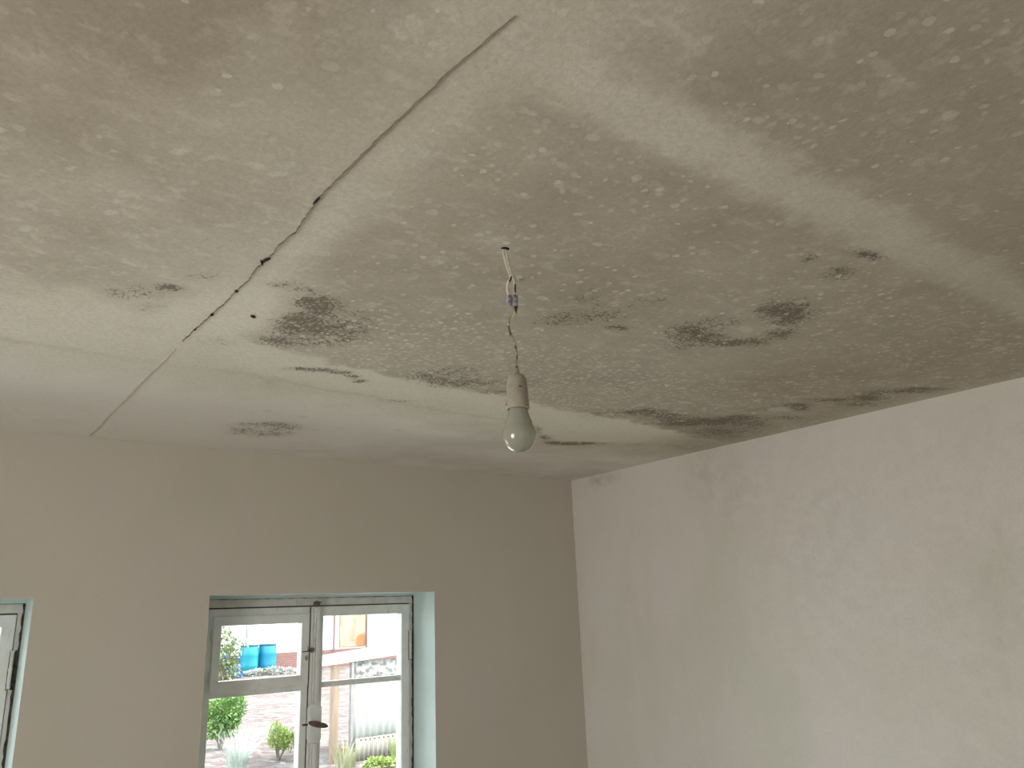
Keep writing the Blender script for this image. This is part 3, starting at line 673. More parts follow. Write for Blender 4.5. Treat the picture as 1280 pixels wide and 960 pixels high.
    bm = bmesh.new(); bbox(bm, 0.484, 0.512, -0.020, -0.006, z(1.2145), z(1.2215), 0.0015); P('lock_tongue', bm, M_black)
    # top catch
    bm = bmesh.new()
    bbox(bm, 0.520, 0.546, -0.016, 0.0, z(1.714), z(1.727), 0.0015); tube(bm, [(0.516, -0.020, z(1.728)), (0.530, -0.024, z(1.731)), (0.551, -0.018, z(1.726))], 0.003, 8)
    tube(bm, [(0.527, -0.018, z(1.735)), (0.527, -0.018, z(1.705))], 0.003, 8)
    P('top_catch', bm, M_steel)
    bm = bmesh.new(); bbox(bm, 0.515, 0.545, -0.030, -0.004, z(1.690), z(1.706), 0.003); P('catch_keep', bm, M_sash)
    # vent latch: turning ring with a bar
    bm = bmesh.new(); pts = [(0.510+0.0085*math.cos(2*PI*k/20), -0.028, z(1.524)+0.0085*math.sin(2*PI*k/20)) for k in range(21)]
    tube(bm, pts, 0.0026, 8, False); tube(bm, [(0.510, -0.008, z(1.524)), (0.510, -0.033, z(1.524))], 0.0035, 10)
    tube(bm, [(0.503, -0.028, z(1.523)), (0.484, -0.031, z(1.520)), (0.463, -0.030, z(1.519))], [0.003, 0.0026, 0.0022], 8)
    tube(bm, [(0.490, -0.027, z(1.541)), (0.491, -0.028, z(1.521))], 0.0016, 6)
    P('vent_latch', bm, M_steel)
    bm = bmesh.new(); bmesh.ops.create_icosphere(bm, subdivisions=3, radius=1)
    for q in bm.verts: q.co = Vector((0.488+q.co.x*0.008, -0.0195+q.co.y*0.0012, z(1.492)+q.co.z*0.013*(1+0.3*q.co.x)))
    P('worn_patch', bm, M_wear, root, True)
    # hinges
    for zz in (1.520, 0.86):
        bm = bmesh.new(); tube(bm, [(1.0165, -0.012, z(zz-0.062)), (1.0165, -0.012, z(zz+0.062))], 0.0062, 12)
        for k in (-0.062, 0.0, 0.062): tube(bm, [(1.0165, -0.012, z(zz+k-0.0025)), (1.0165, -0.012, z(zz+k+0.0025))], 0.0075, 12)
        P('casement_hinge', bm, M_frame)
        bm = bmesh.new(); box(bm, 1.0085, 1.0115, -0.0075, 0.0, z(zz-0.070), z(zz+0.065)); box(bm, 1.0225, 1.031, -0.006, 0.0, z(zz-0.070), z(zz+0.065)); P('hinge_recess', bm, M_gap)
    for zz in (1.605, 1.440):
        bm = bmesh.new(); tube(bm, [(0.0745, -0.014, z(zz-0.022)), (0.0745, -0.014, z(zz+0.022))], 0.005, 10); P('vent_hinge', bm, M_frame)
    # sill board
    bm = bmesh.new(); bbox(bm, 0.0, W, -DEEP-0.02, 0.0, -0.001, 0.022, 0.004); P('sill_board', bm, M_sash)
    return root
make_window('window_1', OPEN[1][0], 'old white double casement window seen whole, with garden view')
make_window('window_2', OPEN[0][0], 'old white window cut by the left edge of the picture')

# plain frames of the two windows behind the viewer
def plain_window(name, along, fixed, a0, a1, z0, z1, label):
    root = bpy.data.objects.new(name, None); C.objects.link(root); struct(root, label, 'window')
    root.location = ((a0+a1)/2, fixed, z0) if along == 'x' else (fixed, (a0+a1)/2, z0)
    bm = bmesh.new(); hw = (a1-a0)/2; h = z1-z0
    def bx(p, q, r, s, d=0.03):
        if along == 'x': bbox(bm, p, q, -d, d, r, s)
        else: bbox(bm, -d, d, p, q, r, s)
    bx(-hw, -hw+0.05, 0, h); bx(hw-0.05, hw, 0, h); bx(-hw+0.05, hw-0.05, 0, 0.05); bx(-hw+0.05, hw-0.05, h-0.05, h); bx(-0.035, 0.035, 0.05, h-0.05)
    fin('window_frame', bm, M_sash, root)
plain_window('window_3', 'y', XL-0.01, 0.23, 1.37, 0.6, 1.9, 'white window in the left wall')
plain_window('window_4', 'x', YR-0.01, -1.0, -0.4, 1.2, 1.8, 'small white window in the rear wall')

# ------------------------------------------------------------------ hanging bulb
LX, LY = 0.877, 1.127
lamp = thing('hanging_light_bulb', 'bare light bulb in a white socket hanging on thin wires from the stained ceiling', 'light bulb', (LX, LY, 1.935))
o3 = Vector((LX, LY, 1.935))
def rel(p): return Vector(p)-o3
M_wire = mottled('cream_wire', (0.66, 0.62, 0.51), (0.55, 0.51, 0.42), 60, 0.5)
M_wired = mottled('dirty_wire', (0.10, 0.07, 0.05), (0.42, 0.37, 0.29), 70, 0.5, lo=0.4, hi=0.6)
M_brown = mat('brown_wire', (0.05, 0.02, 0.012), 0.4)
M_term = mottled('terminal_plastic', (0.42, 0.42, 0.46), (0.26, 0.26, 0.31), 200, 0.3)
M_socket = mottled('cream_socket', (0.40, 0.36, 0.30), (0.34, 0.30, 0.245), 30, 0.35)
A = [(0.865, 1.136, 2.351), (0.8636, 1.1371, 2.344), (0.8669, 1.1346, 2.3193), (0.8721, 1.1306, 2.2948), (0.8737, 1.1293, 2.2839), (0.8697, 1.1324, 2.2754), (0.8679, 1.1338, 2.2576), (0.8710, 1.1312, 2.2460)]
B = [(0.8665, 1.1348, 2.351), (0.8691, 1.1328, 2.3301), (0.8730, 1.1289, 2.3027), (0.8755, 1.1283, 2.2905), (0.8785, 1.1254, 2.279), (0.8792, 1.1253, 2.2623), (0.8775, 1.1271, 2.2465)]
bm = bmesh.new(); tube(bm, smooth_path([rel(p) for p in A]), 0.0030, 8); fin('upper_wire', bm, M_wire, lamp, True)
bm = bmesh.new(); tube(bm, smooth_path([rel(p) for p in B]), 0.0024, 8); fin('upper_wire', bm, M_wire, lamp, True)
bm = bmesh.new(); tube(bm, smooth_path([rel(p) for p in [(0.8742, 1.1280, 2.2870), (0.8725, 1.1290, 2.2810), (0.8705, 1.1305, 2.2765)]]), 0.0023, 8)
tube(bm, smooth_path([rel(p) for p in [(0.8797, 1.1240, 2.2700), (0.8790, 1.1240, 2.2600), (0.8800, 1.1245, 2.2530)]]), 0.0021, 8)
fin('dark_sleeve', bm, M_brown, lamp, True)
# terminal block: two barrels with screws
dirx = Vector((0.80, -0.60, 0))
bm = bmesh.new()
for s in (-0.55, 0.55):
    c = Vector((0.8748, 1.1283, 2.236))-o3+dirx*(s*0.0105)
    tube(bm, [c+Vector((0, 0, -0.0120)), c+Vector((0, 0, -0.006)), c+Vector((0, 0, 0.006)), c+Vector((0, 0, 0.0120))], [0.0048, 0.0058, 0.0058, 0.0048], 14)
    for zz in (-0.0055, 0.0055): tube(bm, [c+Vector((0, 0, zz)), c+Vector((-0.006, -0.008, zz))], 0.0032, 12)
c = Vector((0.8748, 1.1283, 2.236))-o3
tube(bm, [c-dirx*0.006, c+dirx*0.006], 0.0042, 10)
tb = fin('terminal_block', bm, M_term, lamp)
for s in (-0.55, 0.55):
    for zz in (-0.0055, 0.0055):
        bm = bmesh.new(); cc = c+dirx*(s*0.0105)+Vector((-0.006, -0.008, zz)); tube(bm, [cc, cc+Vector((-0.0006, -0.0008, 0))], 0.0022, 10); fin('terminal_screw', bm, M_steel, tb)
bm = bmesh.new()
tube(bm, smooth_path([rel(p) for p in [(0.8778, 1.1260, 2.2250), (0.8788, 1.1250, 2.2190), (0.8793, 1.1249, 2.2120)]]), 0.0022, 8)
tube(bm, smooth_path([rel(p) for p in [(0.8822, 1.1228, 2.2250), (0.8806, 1.1240, 2.2185), (0.8793, 1.1249, 2.2100)]]), 0.0020, 8)
fin('brown_wire_end', bm, M_brown, lamp, True)
Wp = [(0.8793, 1.1249, 2.2133), (0.8755, 1.1279, 2.205), (0.8692, 1.1328, 2.1945), (0.867, 1.1345, 2.1843), (0.8693, 1.1327, 2.1713), (0.8721, 1.1306, 2.1609), (0.8755, 1.1279, 2.1479), (0.8777, 1.1262, 2.13), (0.8776, 1.1263, 2.0960)]
bm = bmesh.new(); tube(bm, smooth_path([rel(p) for p in Wp[:4]]), 0.0021, 8); fin('lower_wire', bm, M_wire, lamp, True)
bm = bmesh.new(); tube(bm, smooth_path([rel(p) for p in Wp[3:]]), 0.0021, 8); fin('lower_wire', bm, M_wired, lamp, True)
bm = bmesh.new(); W2 = [(p[0]+0.0022*math.cos(i*1.9), p[1]+0.0022*math.sin(i*1.9), p[2]) for i, p in enumerate(Wp)]
tube(bm, smooth_path([rel(p) for p in W2]), 0.0014, 8); fin('lower_wire', bm, M_wired, lamp, True)
# socket
bm = bmesh.new()
lathe(bm, [(0.0, 0.162), (0.0040, 0.162), (0.0055, 0.158), (0.0055, 0.151), (0.0105, 0.1495), (0.0155, 0.146), (0.0180, 0.141), (0.0190, 0.134),
           (0.0196, 0.127), (0.0194, 0.1262), (0.0200, 0.1254), (0.0208, 0.105), (0.0215, 0.088), (0.0222, 0.084), (0.0222, 0.0815), (0.0195, 0.0812), (0.0185, 0.088), (0.0170, 0.115), (0, 0.117)], 48)
so = fin('socket', bm, M_socket, lamp, True)
bm = bmesh.new()
dv = (Vector((0, 0, 0))-Vector((LX, LY, 0))).normalized(); sidev = Vector((-dv.y, dv.x, 0))*1
p0 = dv*0.0200+sidev*0.0030+Vector((0, 0, 0.121)); p1 = dv*0.0194+sidev*0.0085+Vector((0, 0, 0.121))
tube(bm, [p0, p1], 0.0011, 8); fin('screw_slot', bm, M_black, so)
bm = bmesh.new(); lf = Vector((-0.80, 0.60, 0)); base = lf*0.0205+dv*0.0060
tube(bm, [base+Vector((0, 0, 0.088)), base+Vector((0, 0, 0.0995))], 0.0024, 8); fin('side_notch', bm, M_wired, so)
# bulb glass
M_bulb = bpy.data.materials.new('pearl_bulb_glass'); M_bulb.use_nodes = True
b = M_bulb.node_tree.nodes['Principled BSDF']
b.inputs['Base Color'].default_value = (0.47, 0.47, 0.40, 1); b.inputs['Roughness'].default_value = 0.25
b.inputs['Transmission Weight'].default_value = 0.35; b.inputs['IOR'].default_value = 1.2
b.inputs['Coat Weight'].default_value = 1.0; b.inputs['Coat Roughness'].default_value = 0.03; b.inputs['Coat IOR'].default_value = 1.6
bm = bmesh.new(); prof = []
r0 = 0.0318; zc0 = 0.0322
for k in range(17):
    a = -PI/2+(PI*0.70)*k/16
    prof.append((max(0.0, r0*math.cos(a)) if k else 0.0, zc0+r0*1.02*math.sin(a)-0.0))
for (rr_, zz) in ((0.0258, 0.0560), (0.0226, 0.0630), (0.0202, 0.0700), (0.0184, 0.0780), (0.0165, 0.0860)): prof.append((rr_, zz))
lathe(bm, prof, 64, caps=False); fin('glass_bulb', bm, M_bulb, lamp, True)
bm = bmesh.new(); lathe(bm, [(0.0, 0.112), (0.0135, 0.112), (0.0140, 0.096), (0.0152, 0.086), (0.0, 0.086)], 32); fin('bulb_cap', bm, M_steel, lamp, True)
# hole in the ceiling the wires come from
blob('wire_hole', 0.8668, 1.1345, ZC-0.0012, 0.0085, 0.0055, 0.003, -0.3, M_hole, ceil, 9)

# ------------------------------------------------------------------ outside
def ground_mat():
    m = mat('red_gravel', (0.4, 0.25, 0.2), 0.95); t = NT(m); v = t.coord()
    vo = t.node('ShaderNodeTexVoronoi'); vo.inputs['Scale'].default_value = 7; t.link(v, vo.inputs['Vector'])
    sc_ = t.node('ShaderNodeSeparateColor'); t.link(vo.outputs['Color'], sc_.inputs[0])
    col = t.mix(t.ss(sc_.outputs[0], 0.2, 0.8), (0.068, 0.042, 0.039), (0.099, 0.077, 0.073))
    n = t.noise(v, 0.8, 5); col = t.mix(t.ss(n.outputs[0], 0.50, 0.62), col, (0.113, 0.099, 0.094))
    n2 = t.noise(v, 3.5, 5, 0.7); col = t.mix(t.ss(n2.outputs[0], 0.54, 0.66, 0, 0.8), col, (0.045, 0.022, 0.022))
    n3 = t.noise(t.coord((1, 0.35, 1)), 9, 5, 0.75); col = t.mix(t.ss(n3.outputs[0], 0.52, 0.64, 0, 0.75), col, (0.045, 0.022, 0.024))
    n4 = t.noise(t.coord((1, 0.4, 1)), 6.3, 5, 0.75); col = t.mix(t.ss(n4.outputs[0], 0.54, 0.66, 0, 0.8), col, (0.26, 0.25, 0.25)); t.base(col); t.bump(vo.outputs['Distance'], 0.7, 0.03); return m
bm = bmesh.new(); box(bm, -12, 40, YB+0.32, 45, -0.1, 0.0); gr = fin('garden_ground', bm, ground_mat()); struct(gr, 'reddish gravel yard outside the window', 'ground')
bm = bmesh.new(); box(bm, -30, 60, -30, 60, -0.3, -0.13)
struct(fin('surrounding_ground', bm, mottled('pale_earth', (0.42, 0.40, 0.34), (0.35, 0.33, 0.28), 1.5, 0.95)), 'pale earth around the house', 'ground')

bm = bmesh.new(); box(bm, -12, 14, YB+0.321, 8.3, -0.05, 0.012)  # unseen slab outside the windows, added to bounce light up to the ceiling
struct(fin('bounce_slab', bm, mottled('pale_bounce_surface', (0.75, 0.75, 0.72), (0.68, 0.68, 0.65), 1.5, 0.9)), 'pale slab under the windows, out of view, added to bounce light inside', 'ground')
M_facade = mottled('white_render', (0.80, 0.79, 0.76), (0.74, 0.73, 0.70), 1.2, 0.9)
M_brick = mat('red_brick_plinth', (0.4, 0.16, 0.13), 0.9); t = NT(M_brick)
br = t.node('ShaderNodeTexBrick'); tc = t.node('ShaderNodeTexCoord'); mp = t.node('ShaderNodeMapping'); mp.inputs['Rotation'].default_value = (R(90), 0, 0)
t.link(tc.outputs['Object'], mp.inputs[0]); t.link(mp.outputs[0], br.inputs['Vector'])
br.inputs['Color1'].default_value = (0.220, 0.095, 0.080, 1); br.inputs['Color2'].default_value = (0.180, 0.070, 0.060, 1); br.inputs['Mortar'].default_value = (0.290, 0.220, 0.200, 1)
br.inputs['Scale'].default_value = 4; t.base(br.outputs[0])
bld = thing('outbuilding', 'long white rendered building with a red brick base across the yard', 'building', (14, 28.3, 0))
bm = bmesh.new(); box(bm, -14, 14, 0, 6, 0, 4.2); fin('facade', bm, M_facade, bld)
bm = bmesh.new(); bbox(bm, -14.05, 14.05, -0.06, 0.0, -0.02, 0.60, 0.01); fin('brick_plinth', bm, M_brick, bld)
bm = bmesh.new(); vs, _ = box(bm, -14.4, 14.4, -0.5, 6.5, 4.2, 4.4); fin('roof', bm, mottled('roof_tiles', (0.150, 0.080, 0.060), (0.110, 0.060, 0.050), 5, 0.9), bld)
m = mat('rusty_cream_sheet', (0.375, 0.330, 0.250), 0.7); t = NT(m); v = t.coord((1, 1, 0.5))
col = t.mix(t.ss(t.noise(v, 2.6, 5, 0.65).outputs[0], 0.50, 0.62, 0, 0.6), (0.350, 0.300, 0.220), (0.230, 0.160, 0.100))
tc = t.node('ShaderNodeTexCoord'); mp = t.node('ShaderNodeMapping', vector_type='TEXTURE'); mp.inputs['Location'].default_value = (0.02, 0, 0.84); mp.inputs['Scale'].default_value = (0.33, 3, 0.28)
t.link(tc.outputs['Object'], mp.inputs[0]); ln = t.node('ShaderNodeVectorMath', operation='LENGTH'); t.link(mp.outputs[0], ln.inputs[0])
ns = t.mth('ADD', ln.outputs['Value'], t.mth('MULTIPLY', t.mth('SUBTRACT', t.noise(v, 8, 5, 0.7).outputs[0], 0.5), 2.2))
col = t.mix(t.ss(ns, 1.15, 0.65), col, (0.300, 0.135, 0.050)); t.base(col)
bm = bmesh.new(); bbox(bm, -0.82, 0.23, -0.09, -0.0, 0.66, 2.6, 0.01); bmesh.ops.translate(bm, vec=(0, 0, 0), verts=bm.verts)
p = fin('metal_shutter', bm, m, bld); p['label'] = 'rust-stained cream sheet metal shutter'
p.location = (0, 0, 0)
M_pipe = mottled('red_brown_pipe', (0.180, 0.110, 0.105), (0.140, 0.085, 0.080), 4, 0.6)
for xx, r_ in ((-1.07, 0.035), (0.25, 0.035)):
    bm = bmesh.new(); tube(bm, [(xx, -0.12, 0.42), (xx, -0.12, 4.1)], r_, 10); fin('wall_pipe', bm, M_pipe, bld)
bm = bmesh.new(); tube(bm, [(-4.3, -0.10, 0.02), (-4.3, -0.10, 4.1)], 0.022, 8); fin('wall_pipe', bm, mottled('grey_pipe', (0.150, 0.160, 0.170), (0.120, 0.125, 0.135), 4, 0.6), bld)

# blue barrels
M_cyan = mottled('cyan_plastic', (0.000, 0.200, 0.260), (0.000, 0.165, 0.250), 2, 0.4)
M_cyan2 = mottled('blue_plastic', (0.000, 0.170, 0.290), (0.000, 0.135, 0.260), 2, 0.4)
M_lid = mat('dark_barrel_rim', (0.010, 0.080, 0.130), 0.5)
def barrel(x, y, m, label, s=1.0):
    r = thing('water_barrel', label, 'barrel', (x, y, 0), 'blue barrels at the white building')
    bm = bmesh.new(); lathe(bm, [(0, 0.0), (0.25*s, 0.0), (0.285*s, 0.04), (0.300*s, 0.25), (0.306*s, 0.29), (0.300*s, 0.33), (0.302*s, 0.6), (0.308*s, 0.64), (0.302*s, 0.68), (0.285*s, 0.88), (0.27*s, 0.905), (0, 0.905)], 36)
    fin('barrel_body', bm, m, r, True)
    bm = bmesh.new(); lathe(bm, [(0.262*s, 0.90), (0.292*s, 0.90), (0.294*s, 0.945), (0.27*s, 0.945), (0.255*s, 0.925), (0, 0.925)], 36); fin('lid', bm, M_lid, r, True)
    return r
barrel(9.47, 27.2, M_cyan, 'light cyan barrel, the left of the two upright ones')
barrel(10.12, 27.3, M_cyan2, 'bright blue barrel beside the brick base, the right of the two')
jug = thing('watering_can', 'deep blue watering can half hidden by leaves left of the barrels', 'watering can', (8.72, 26.2, 0))
M_deep = mottled('deep_blue_plastic', (0.000, 0.050, 0.190), (0.000, 0.070, 0.225), 3, 0.4)
bm = bmesh.new(); lathe(bm, [(0, 0), (0.17, 0), (0.19, 0.05), (0.175, 0.35), (0.13, 0.40), (0, 0.40)], 24); fin('can_body', bm, M_deep, jug, True)
bm = bmesh.new(); tube(bm, [(-0.15, 0, 0.12), (-0.26, 0, 0.35), (-0.36, 0, 0.60)], [0.045, 0.04, 0.05], 12); tube(bm, [(-0.33, 0, 0.55), (-0.40, 0, 0.68)], [0.05, 0.12], 14); fin('spout', bm, M_deep, jug, True)
bm = bmesh.new(); tube(bm, smooth_path([(0.10, 0, 0.40), (0.12, 0, 0.55), (0.02, 0, 0.58), (-0.10, 0, 0.42)]), 0.02, 8); fin('can_handle', bm, M_deep, jug, True)

# lean-to shelter
sh = thing('shelter', 'low open shelter with flat sheet roof on a wooden post in the yard', 'shelter', (4.95, 9.9, 0))
def slab(bm, x0, x1, y0, y1, zl, zr, th):
    vs = [bm.verts.new((x+(0.40*(y-y0) if x == x0 else 0), y, (zl if x == x0 else zr)+dz)) for x in (x0, x1) for y in (y0, y1) for dz in (0, th)]
    for a in ((0, 1, 3, 2), (4, 6, 7, 5), (0, 4, 5, 1), (2, 3, 7, 6), (0, 2, 6, 4), (1, 5, 7, 3)): bm.faces.new([vs[i] for i in a])
M_sheet = mottled('grey_roof_sheet', (0.077, 0.083, 0.089), (0.062, 0.067, 0.074), 3, 0.6)
bm = bmesh.new(); slab(bm, -0.78, 1.3, -0.42, 0.75, 1.16, 1.31, 0.022); fin('roof_sheet', bm, M_sheet, sh)
bm = bmesh.new(); slab(bm, -0.80, 1.3, -0.46, -0.42, 1.108, 1.258, 0.07); fin('fascia_board', bm, mottled('white_fascia', (0.465, 0.459, 0.440), (0.409, 0.403, 0.384), 6, 0.7), sh)
M_post = mottled('weathered_post', (0.220, 0.155, 0.110), (0.170, 0.120, 0.085), 4, 0.85, mapping=(6, 6, 0.6))
bm = bmesh.new(); bbox(bm, -0.59, -0.505, -0.40, -0.32, 0.0, 1.13, 0.005); fin('wooden_post', bm, M_post, sh)
bm = bmesh.new(); bbox(bm, -0.352, -0.315, -0.42, -0.36, 0.0, 1.13, 0.004); fin('corner_batten', bm, mottled('grey_batten', (0.223, 0.205, 0.198), (0.174, 0.155, 0.149), 8, 0.8), sh)
M_poly = mottled('white_sheet', (0.320, 0.320, 0.311), (0.285, 0.285, 0.272), 4, 0.6, mapping=(4, 1, 0.6))
def corrugated(bm, x0, x1, y, z0, z1, pitch, amp, th=0.004):
    n = int((x1-x0)/pitch*8); pr = None
    for k in range(n+1):
        xx = x0+(x1-x0)*k/n; yy = y+amp*math.sin(2*PI*(xx-x0)/pitch)
        q = [bm.verts.new((xx, yy, z0)), bm.verts.new((xx, yy, z1)), bm.verts.new((xx, yy+th, z1)), bm.verts.new((xx, yy+th, z0))]
        if pr:
            for i in range(4): bm.faces.new((pr[i], pr[(i+1) % 4], q[(i+1) % 4], q[i]))
        else: bm.faces.new(q)
        pr = q
    bm.faces.new(pr[::-1])
bm = bmesh.new(); corrugated(bm, -0.32, 1.25, -0.37, 0.0, 0.93, 0.09, 0.010); fin('side_sheet', bm, M_poly, sh, True)
M_stain = mottled('stained_grey_sheet', (0.310, 0.310, 0.300), (0.130, 0.120, 0.115), 9, 0.7, lo=0.5, hi=0.6, mapping=(1, 1, 1.6))
bm = bmesh.new(); corrugated(bm, -0.32, 1.25, -0.345, 0.90, 1.14, 0.09, 0.010); fin('upper_sheet', bm, M_stain, sh, True)
# corrugated fence panel in front with its row of rusty screws
fe = thing('corrugated_panel', 'low ribbed panel with a row of rusty screws standing against the white shelter wall', 'panel', (5.0, 9.42, 0))
M_rib = mottled('cream_ribbed_sheet', (0.330, 0.300, 0.260), (0.280, 0.260, 0.230), 5, 0.7, mapping=(3, 1, 0.5))
bm = bmesh.new(); corrugated(bm, -0.36, 1.2, 0.0, 0.0, 0.255, 0.062, 0.014); fin('ribbed_sheet', bm, M_rib, fe, True)
M_rust = mottled('rust', (0.150, 0.065, 0.030), (0.110, 0.050, 0.025), 30, 0.8)
for k in range(14):
    bm = bmesh.new(); lathe(bm, [(0, 0.0), (0.012, 0.0), (0.013, 0.006), (0.007, 0.014), (0, 0.016)], 12)
    bmesh.ops.transform(bm, matrix=Matrix.Translation((-0.30+k*0.062, -0.012, 0.236)) @ Matrix.Rotation(R(90), 4, 'X'), verts=bm.verts)
    fin('screw', bm, M_rust, fe, True)
bk = bmesh.new(); bbox(bk, -0.11, 0.11, -0.055, 0.055, 0, 0.07, 0.004)
o = fin('brick', bk, mottled('orange_brick', (0.210, 0.100, 0.060), (0.165, 0.075, 0.050), 20, 0.9), None); o.location = (4.83, 10.1, 0); o.rotation_euler = (0, 0, 0.5)
tag(o, 'loose red brick lying behind the wooden post', 'brick')

# ------------------------------------------------------------------ plants
def leaf_mat(name, c1, c2, c3, sc=7):
    m = mat(name, c1, 0.55); t = NT(m); v = t.coord(); n = t.noise(v, sc, 3)
    col = t.mix(t.ss(n.outputs[0], 0.38, 0.62), tuple(c1), tuple(c2)); n2 = t.noise(v, sc*3.1, 3)
    t.base(t.mix(t.ss(n2.outputs[0], 0.56, 0.66, 0, 0.8), col, tuple(c3)))
    t.b.inputs['Transmission Weight'].default_value = 0.0
    return m
def leaf(bm, p, d, up, L, Wd, fold=0.25):
    d = d.normalized(); s = d.cross(up)
    if s.length < 1e-3: s = d.cross(Vector((1, 0, 0)))
    s.normalize(); n = s.cross(d).normalized()
    a = bm.verts.new(p); e = bm.verts.new(p+d*L-n*L*0.12)
    m1 = bm.verts.new(p+d*L*0.5); l = bm.verts.new(p+d*L*0.45+s*Wd*0.5+n*Wd*fold); r = bm.verts.new(p+d*L*0.45-s*Wd*0.5+n*Wd*fold)
    bm.faces.new((a, l, m1)); bm.faces.new((l, e, m1)); bm.faces.new((a, m1, r)); bm.faces.new((m1, e, r))
M_stem = mottled('grey_twig', (0.150, 0.125, 0.100), (0.110, 0.090, 0.070), 20, 0.9)
def shrub(name, label, cat, loc, lobes, n, L, Wd, m, seed, stems=7, up=0.3):
    rr = random.Random(seed); r = thing(name, label, cat, loc)
    bm = bmesh.new(); tot = sum(l[3]*l[4]*l[5] for l in lobes)
    for (cx, cy, cz, rx, ry, rz) in lobes:
        for k in range(int(n*rx*ry*rz/tot)):
            d = Vector((rr.gauss(0, 1), rr.gauss(0, 1), rr.gauss(0, 1))).normalized()
            q = rr.uniform(0.35, 1.05)**0.6
            p = Vector((cx+d.x*rx*q, cy+d.y*ry*q, cz+d.z*rz*q))
            if p.z < 0.01: continue
            dd = d+Vector((rr.gauss(0, .5), rr.gauss(0, .5), up+rr.gauss(0, .5)))
            leaf(bm, p, dd, Vector((rr.gauss(0, .4), rr.gauss(0, .4), 1)), L*rr.uniform(0.6, 1.2), Wd*rr.uniform(0.7, 1.2))
    me = bpy.data.meshes.new('foliage'); bm.to_mesh(me); bm.free(); link_obj('foliage', me, m, r)
    bm = bmesh.new()
    for k in range(stems):
        c = lobes[k % len(lobes)]; a = rr.uniform(0, 2*PI)
        e = Vector((c[0]+c[3]*0.5*math.cos(a), c[1]+c[4]*0.5*math.sin(a), c[2]+c[5]*0.3))
        s0 = Vector((rr.uniform(-.02, .02), rr.uniform(-.02, .02), 0))
        mid = s0.lerp(e, 0.5)+Vector((rr.uniform(-.03, .03), 0, 0.03))
        tube(bm, [s0, mid, e], [0.009, 0.006, 0.003], 6)
    fin('stems', bm, M_stem, r); return r
def tuft(name, label, cat, loc, n, h, rad, wd, m, seed, lean=0.35, head=None, hm=None):
    rr = random.Random(seed); r = thing(name, label, cat, loc); bm = bmesh.new(); tips = []
    for k in range(n):
        a = rr.uniform(0, 2*PI); q = rad*math.sqrt(rr.random()); p = Vector((q*math.cos(a)*0.4, q*math.sin(a)*0.4, 0))
        hh = h*rr.uniform(0.55, 1.05); out = Vector((math.cos(a), math.sin(a), 0))*lean*hh*rr.uniform(0.2, 1.0)
        side = Vector((-math.sin(a+0.6), math.cos(a+0.6), 0)).normalized()*wd; pr = None
        for s in range(6):
            u = s/5; c = p+out*u*u+Vector((0, 0, hh*u*(1-0.12*u))); ww = side*(1-u*0.92)
            q2 = [bm.verts.new(c-ww), bm.verts.new(c+Vector((0, 0, 0.0))+out.normalized()*wd*0.5*(1-u)), bm.verts.new(c+ww)]
            if pr: bm.faces.new((pr[0], pr[1], q2[1], q2[0])); bm.faces.new((pr[1], pr[2], q2[2], q2[1]))
            pr = q2
        tips.append(c.copy())
    me = bpy.data.meshes.new('blades'); bm.to_mesh(me); bm.free(); link_obj('blades', me, m, r)
    return r
G1 = leaf_mat('fresh_green', (0.100, 0.220, 0.050), (0.160, 0.275, 0.070), (0.240, 0.250, 0.110))
G2 = leaf_mat('lime_green', (0.190, 0.280, 0.050), (0.260, 0.330, 0.090), (0.310, 0.310, 0.150))
G3 = leaf_mat('silver_green', (0.325, 0.375, 0.338), (0.413, 0.438, 0.413), (0.263, 0.312, 0.250))
G4 = leaf_mat('olive_green', (0.160, 0.230, 0.100), (0.230, 0.260, 0.140), (0.300, 0.210, 0.130), 3)
G5 = leaf_mat('straw_grass', (0.280, 0.270, 0.170), (0.230, 0.260, 0.130), (0.330, 0.290, 0.220))
shrub('round_shrub', 'rounded fresh green shrub at the lower left of the window view', 'shrub', (3.78, 11.8, 0),
      [(0.0, 0, 0.46, 0.25, 0.22, 0.24), (0.17, 0, 0.50, 0.15, 0.16, 0.20), (-0.12, 0, 0.36, 0.20, 0.2, 0.2), (0.10, 0, 0.28, 0.13, 0.14, 0.14)], 2600, 0.062, 0.036, G1, 1, 9)
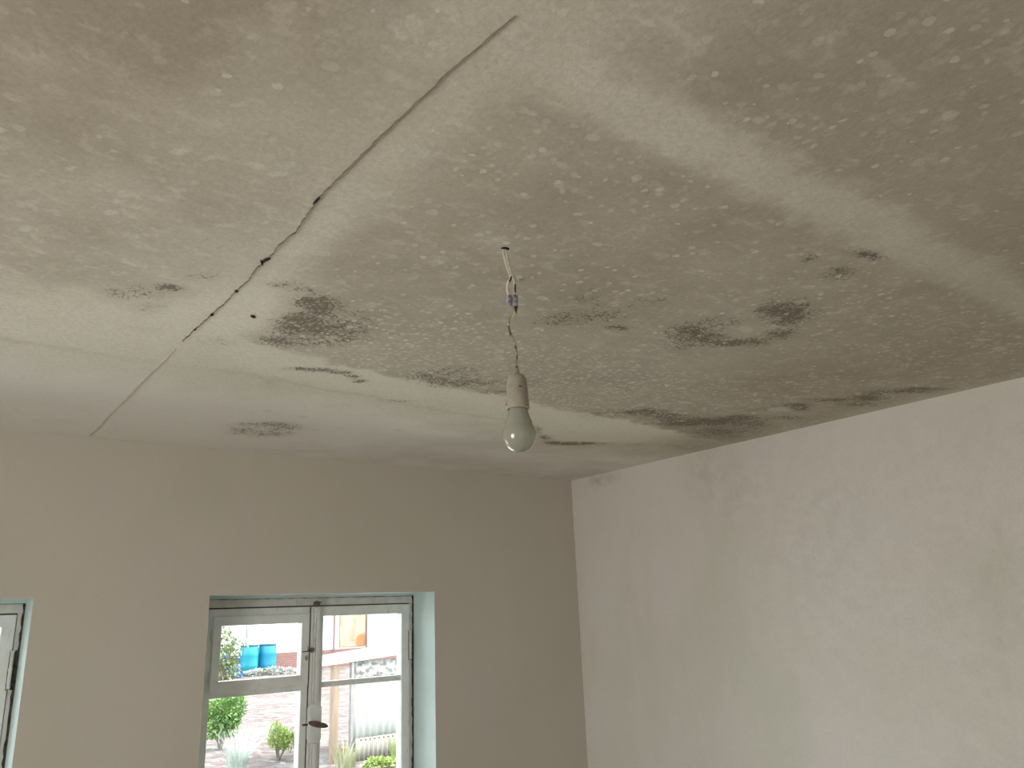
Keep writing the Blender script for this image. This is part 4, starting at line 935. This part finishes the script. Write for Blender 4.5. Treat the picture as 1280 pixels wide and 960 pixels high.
shrub('leafy_sapling', 'tall loose sapling with green and orange leaves left of the blue barrels', 'sapling', (8.02, 25.0, 0),
      [(0.0, 0, 0.30, 0.42, 0.3, 0.32), (0.0, 0, 0.72, 0.30, 0.3, 0.30), (0.0, 0, 1.10, 0.20, 0.2, 0.35), (0.34, 0, 0.98, 0.22, 0.2, 0.22), (-0.02, 0, 1.6, 0.10, 0.2, 0.35), (-0.32, 0, 0.6, 0.16, 0.2, 0.5)], 1100, 0.13, 0.08, G4, 2, 12)
shrub('lime_shrub', 'small lime green bush right of the silvery plant', 'shrub', (4.03, 10.3, 0),
      [(0.0, 0, 0.24, 0.14, 0.13, 0.13), (0.11, 0, 0.20, 0.12, 0.1, 0.11), (-0.06, 0, 0.34, 0.07, 0.07, 0.10)], 1300, 0.055, 0.016, G2, 3, 10, 1.2)
tuft('silver_plant', 'silvery pale feathery plant in the middle of the left lower pane', 'plant', (3.38, 9.9, 0), 300, 0.54, 0.26, 0.0030, G3, 4, 0.85)
tuft('straw_grass', 'straw coloured grass clump at the foot of the wooden post', 'grass', (4.38, 9.15, 0), 150, 0.36, 0.30, 0.004, G5, 5, 0.6)
tuft('tall_grass', 'tall bright green grass in front of the ribbed panel', 'grass', (5.06, 9.05, 0), 170, 0.34, 0.30, 0.005, G2, 6, 0.5)
shrub('low_leafy_plant', 'low bright green leafy plant between the grass clumps', 'plant', (4.60, 8.80, 0), [(0, 0, 0.04, 0.16, 0.1, 0.07), (0.14, 0, 0.03, 0.1, 0.1, 0.06)], 500, 0.05, 0.035, G2, 7, 4)
shrub('flowering_edge_plant', 'low pale flowering plants along the foot of the blue barrels', 'plant', (9.95, 26.5, 0), [(-0.45, 0, 0.06, 0.4, 0.2, 0.12), (0.1, 0, 0.08, 0.35, 0.2, 0.14), (0.6, 0, 0.05, 0.35, 0.2, 0.1)], 900, 0.09, 0.06, leaf_mat('pale_flowers', (0.310, 0.330, 0.250), (0.400, 0.390, 0.380), (0.375, 0.250, 0.250), 4), 8, 4)
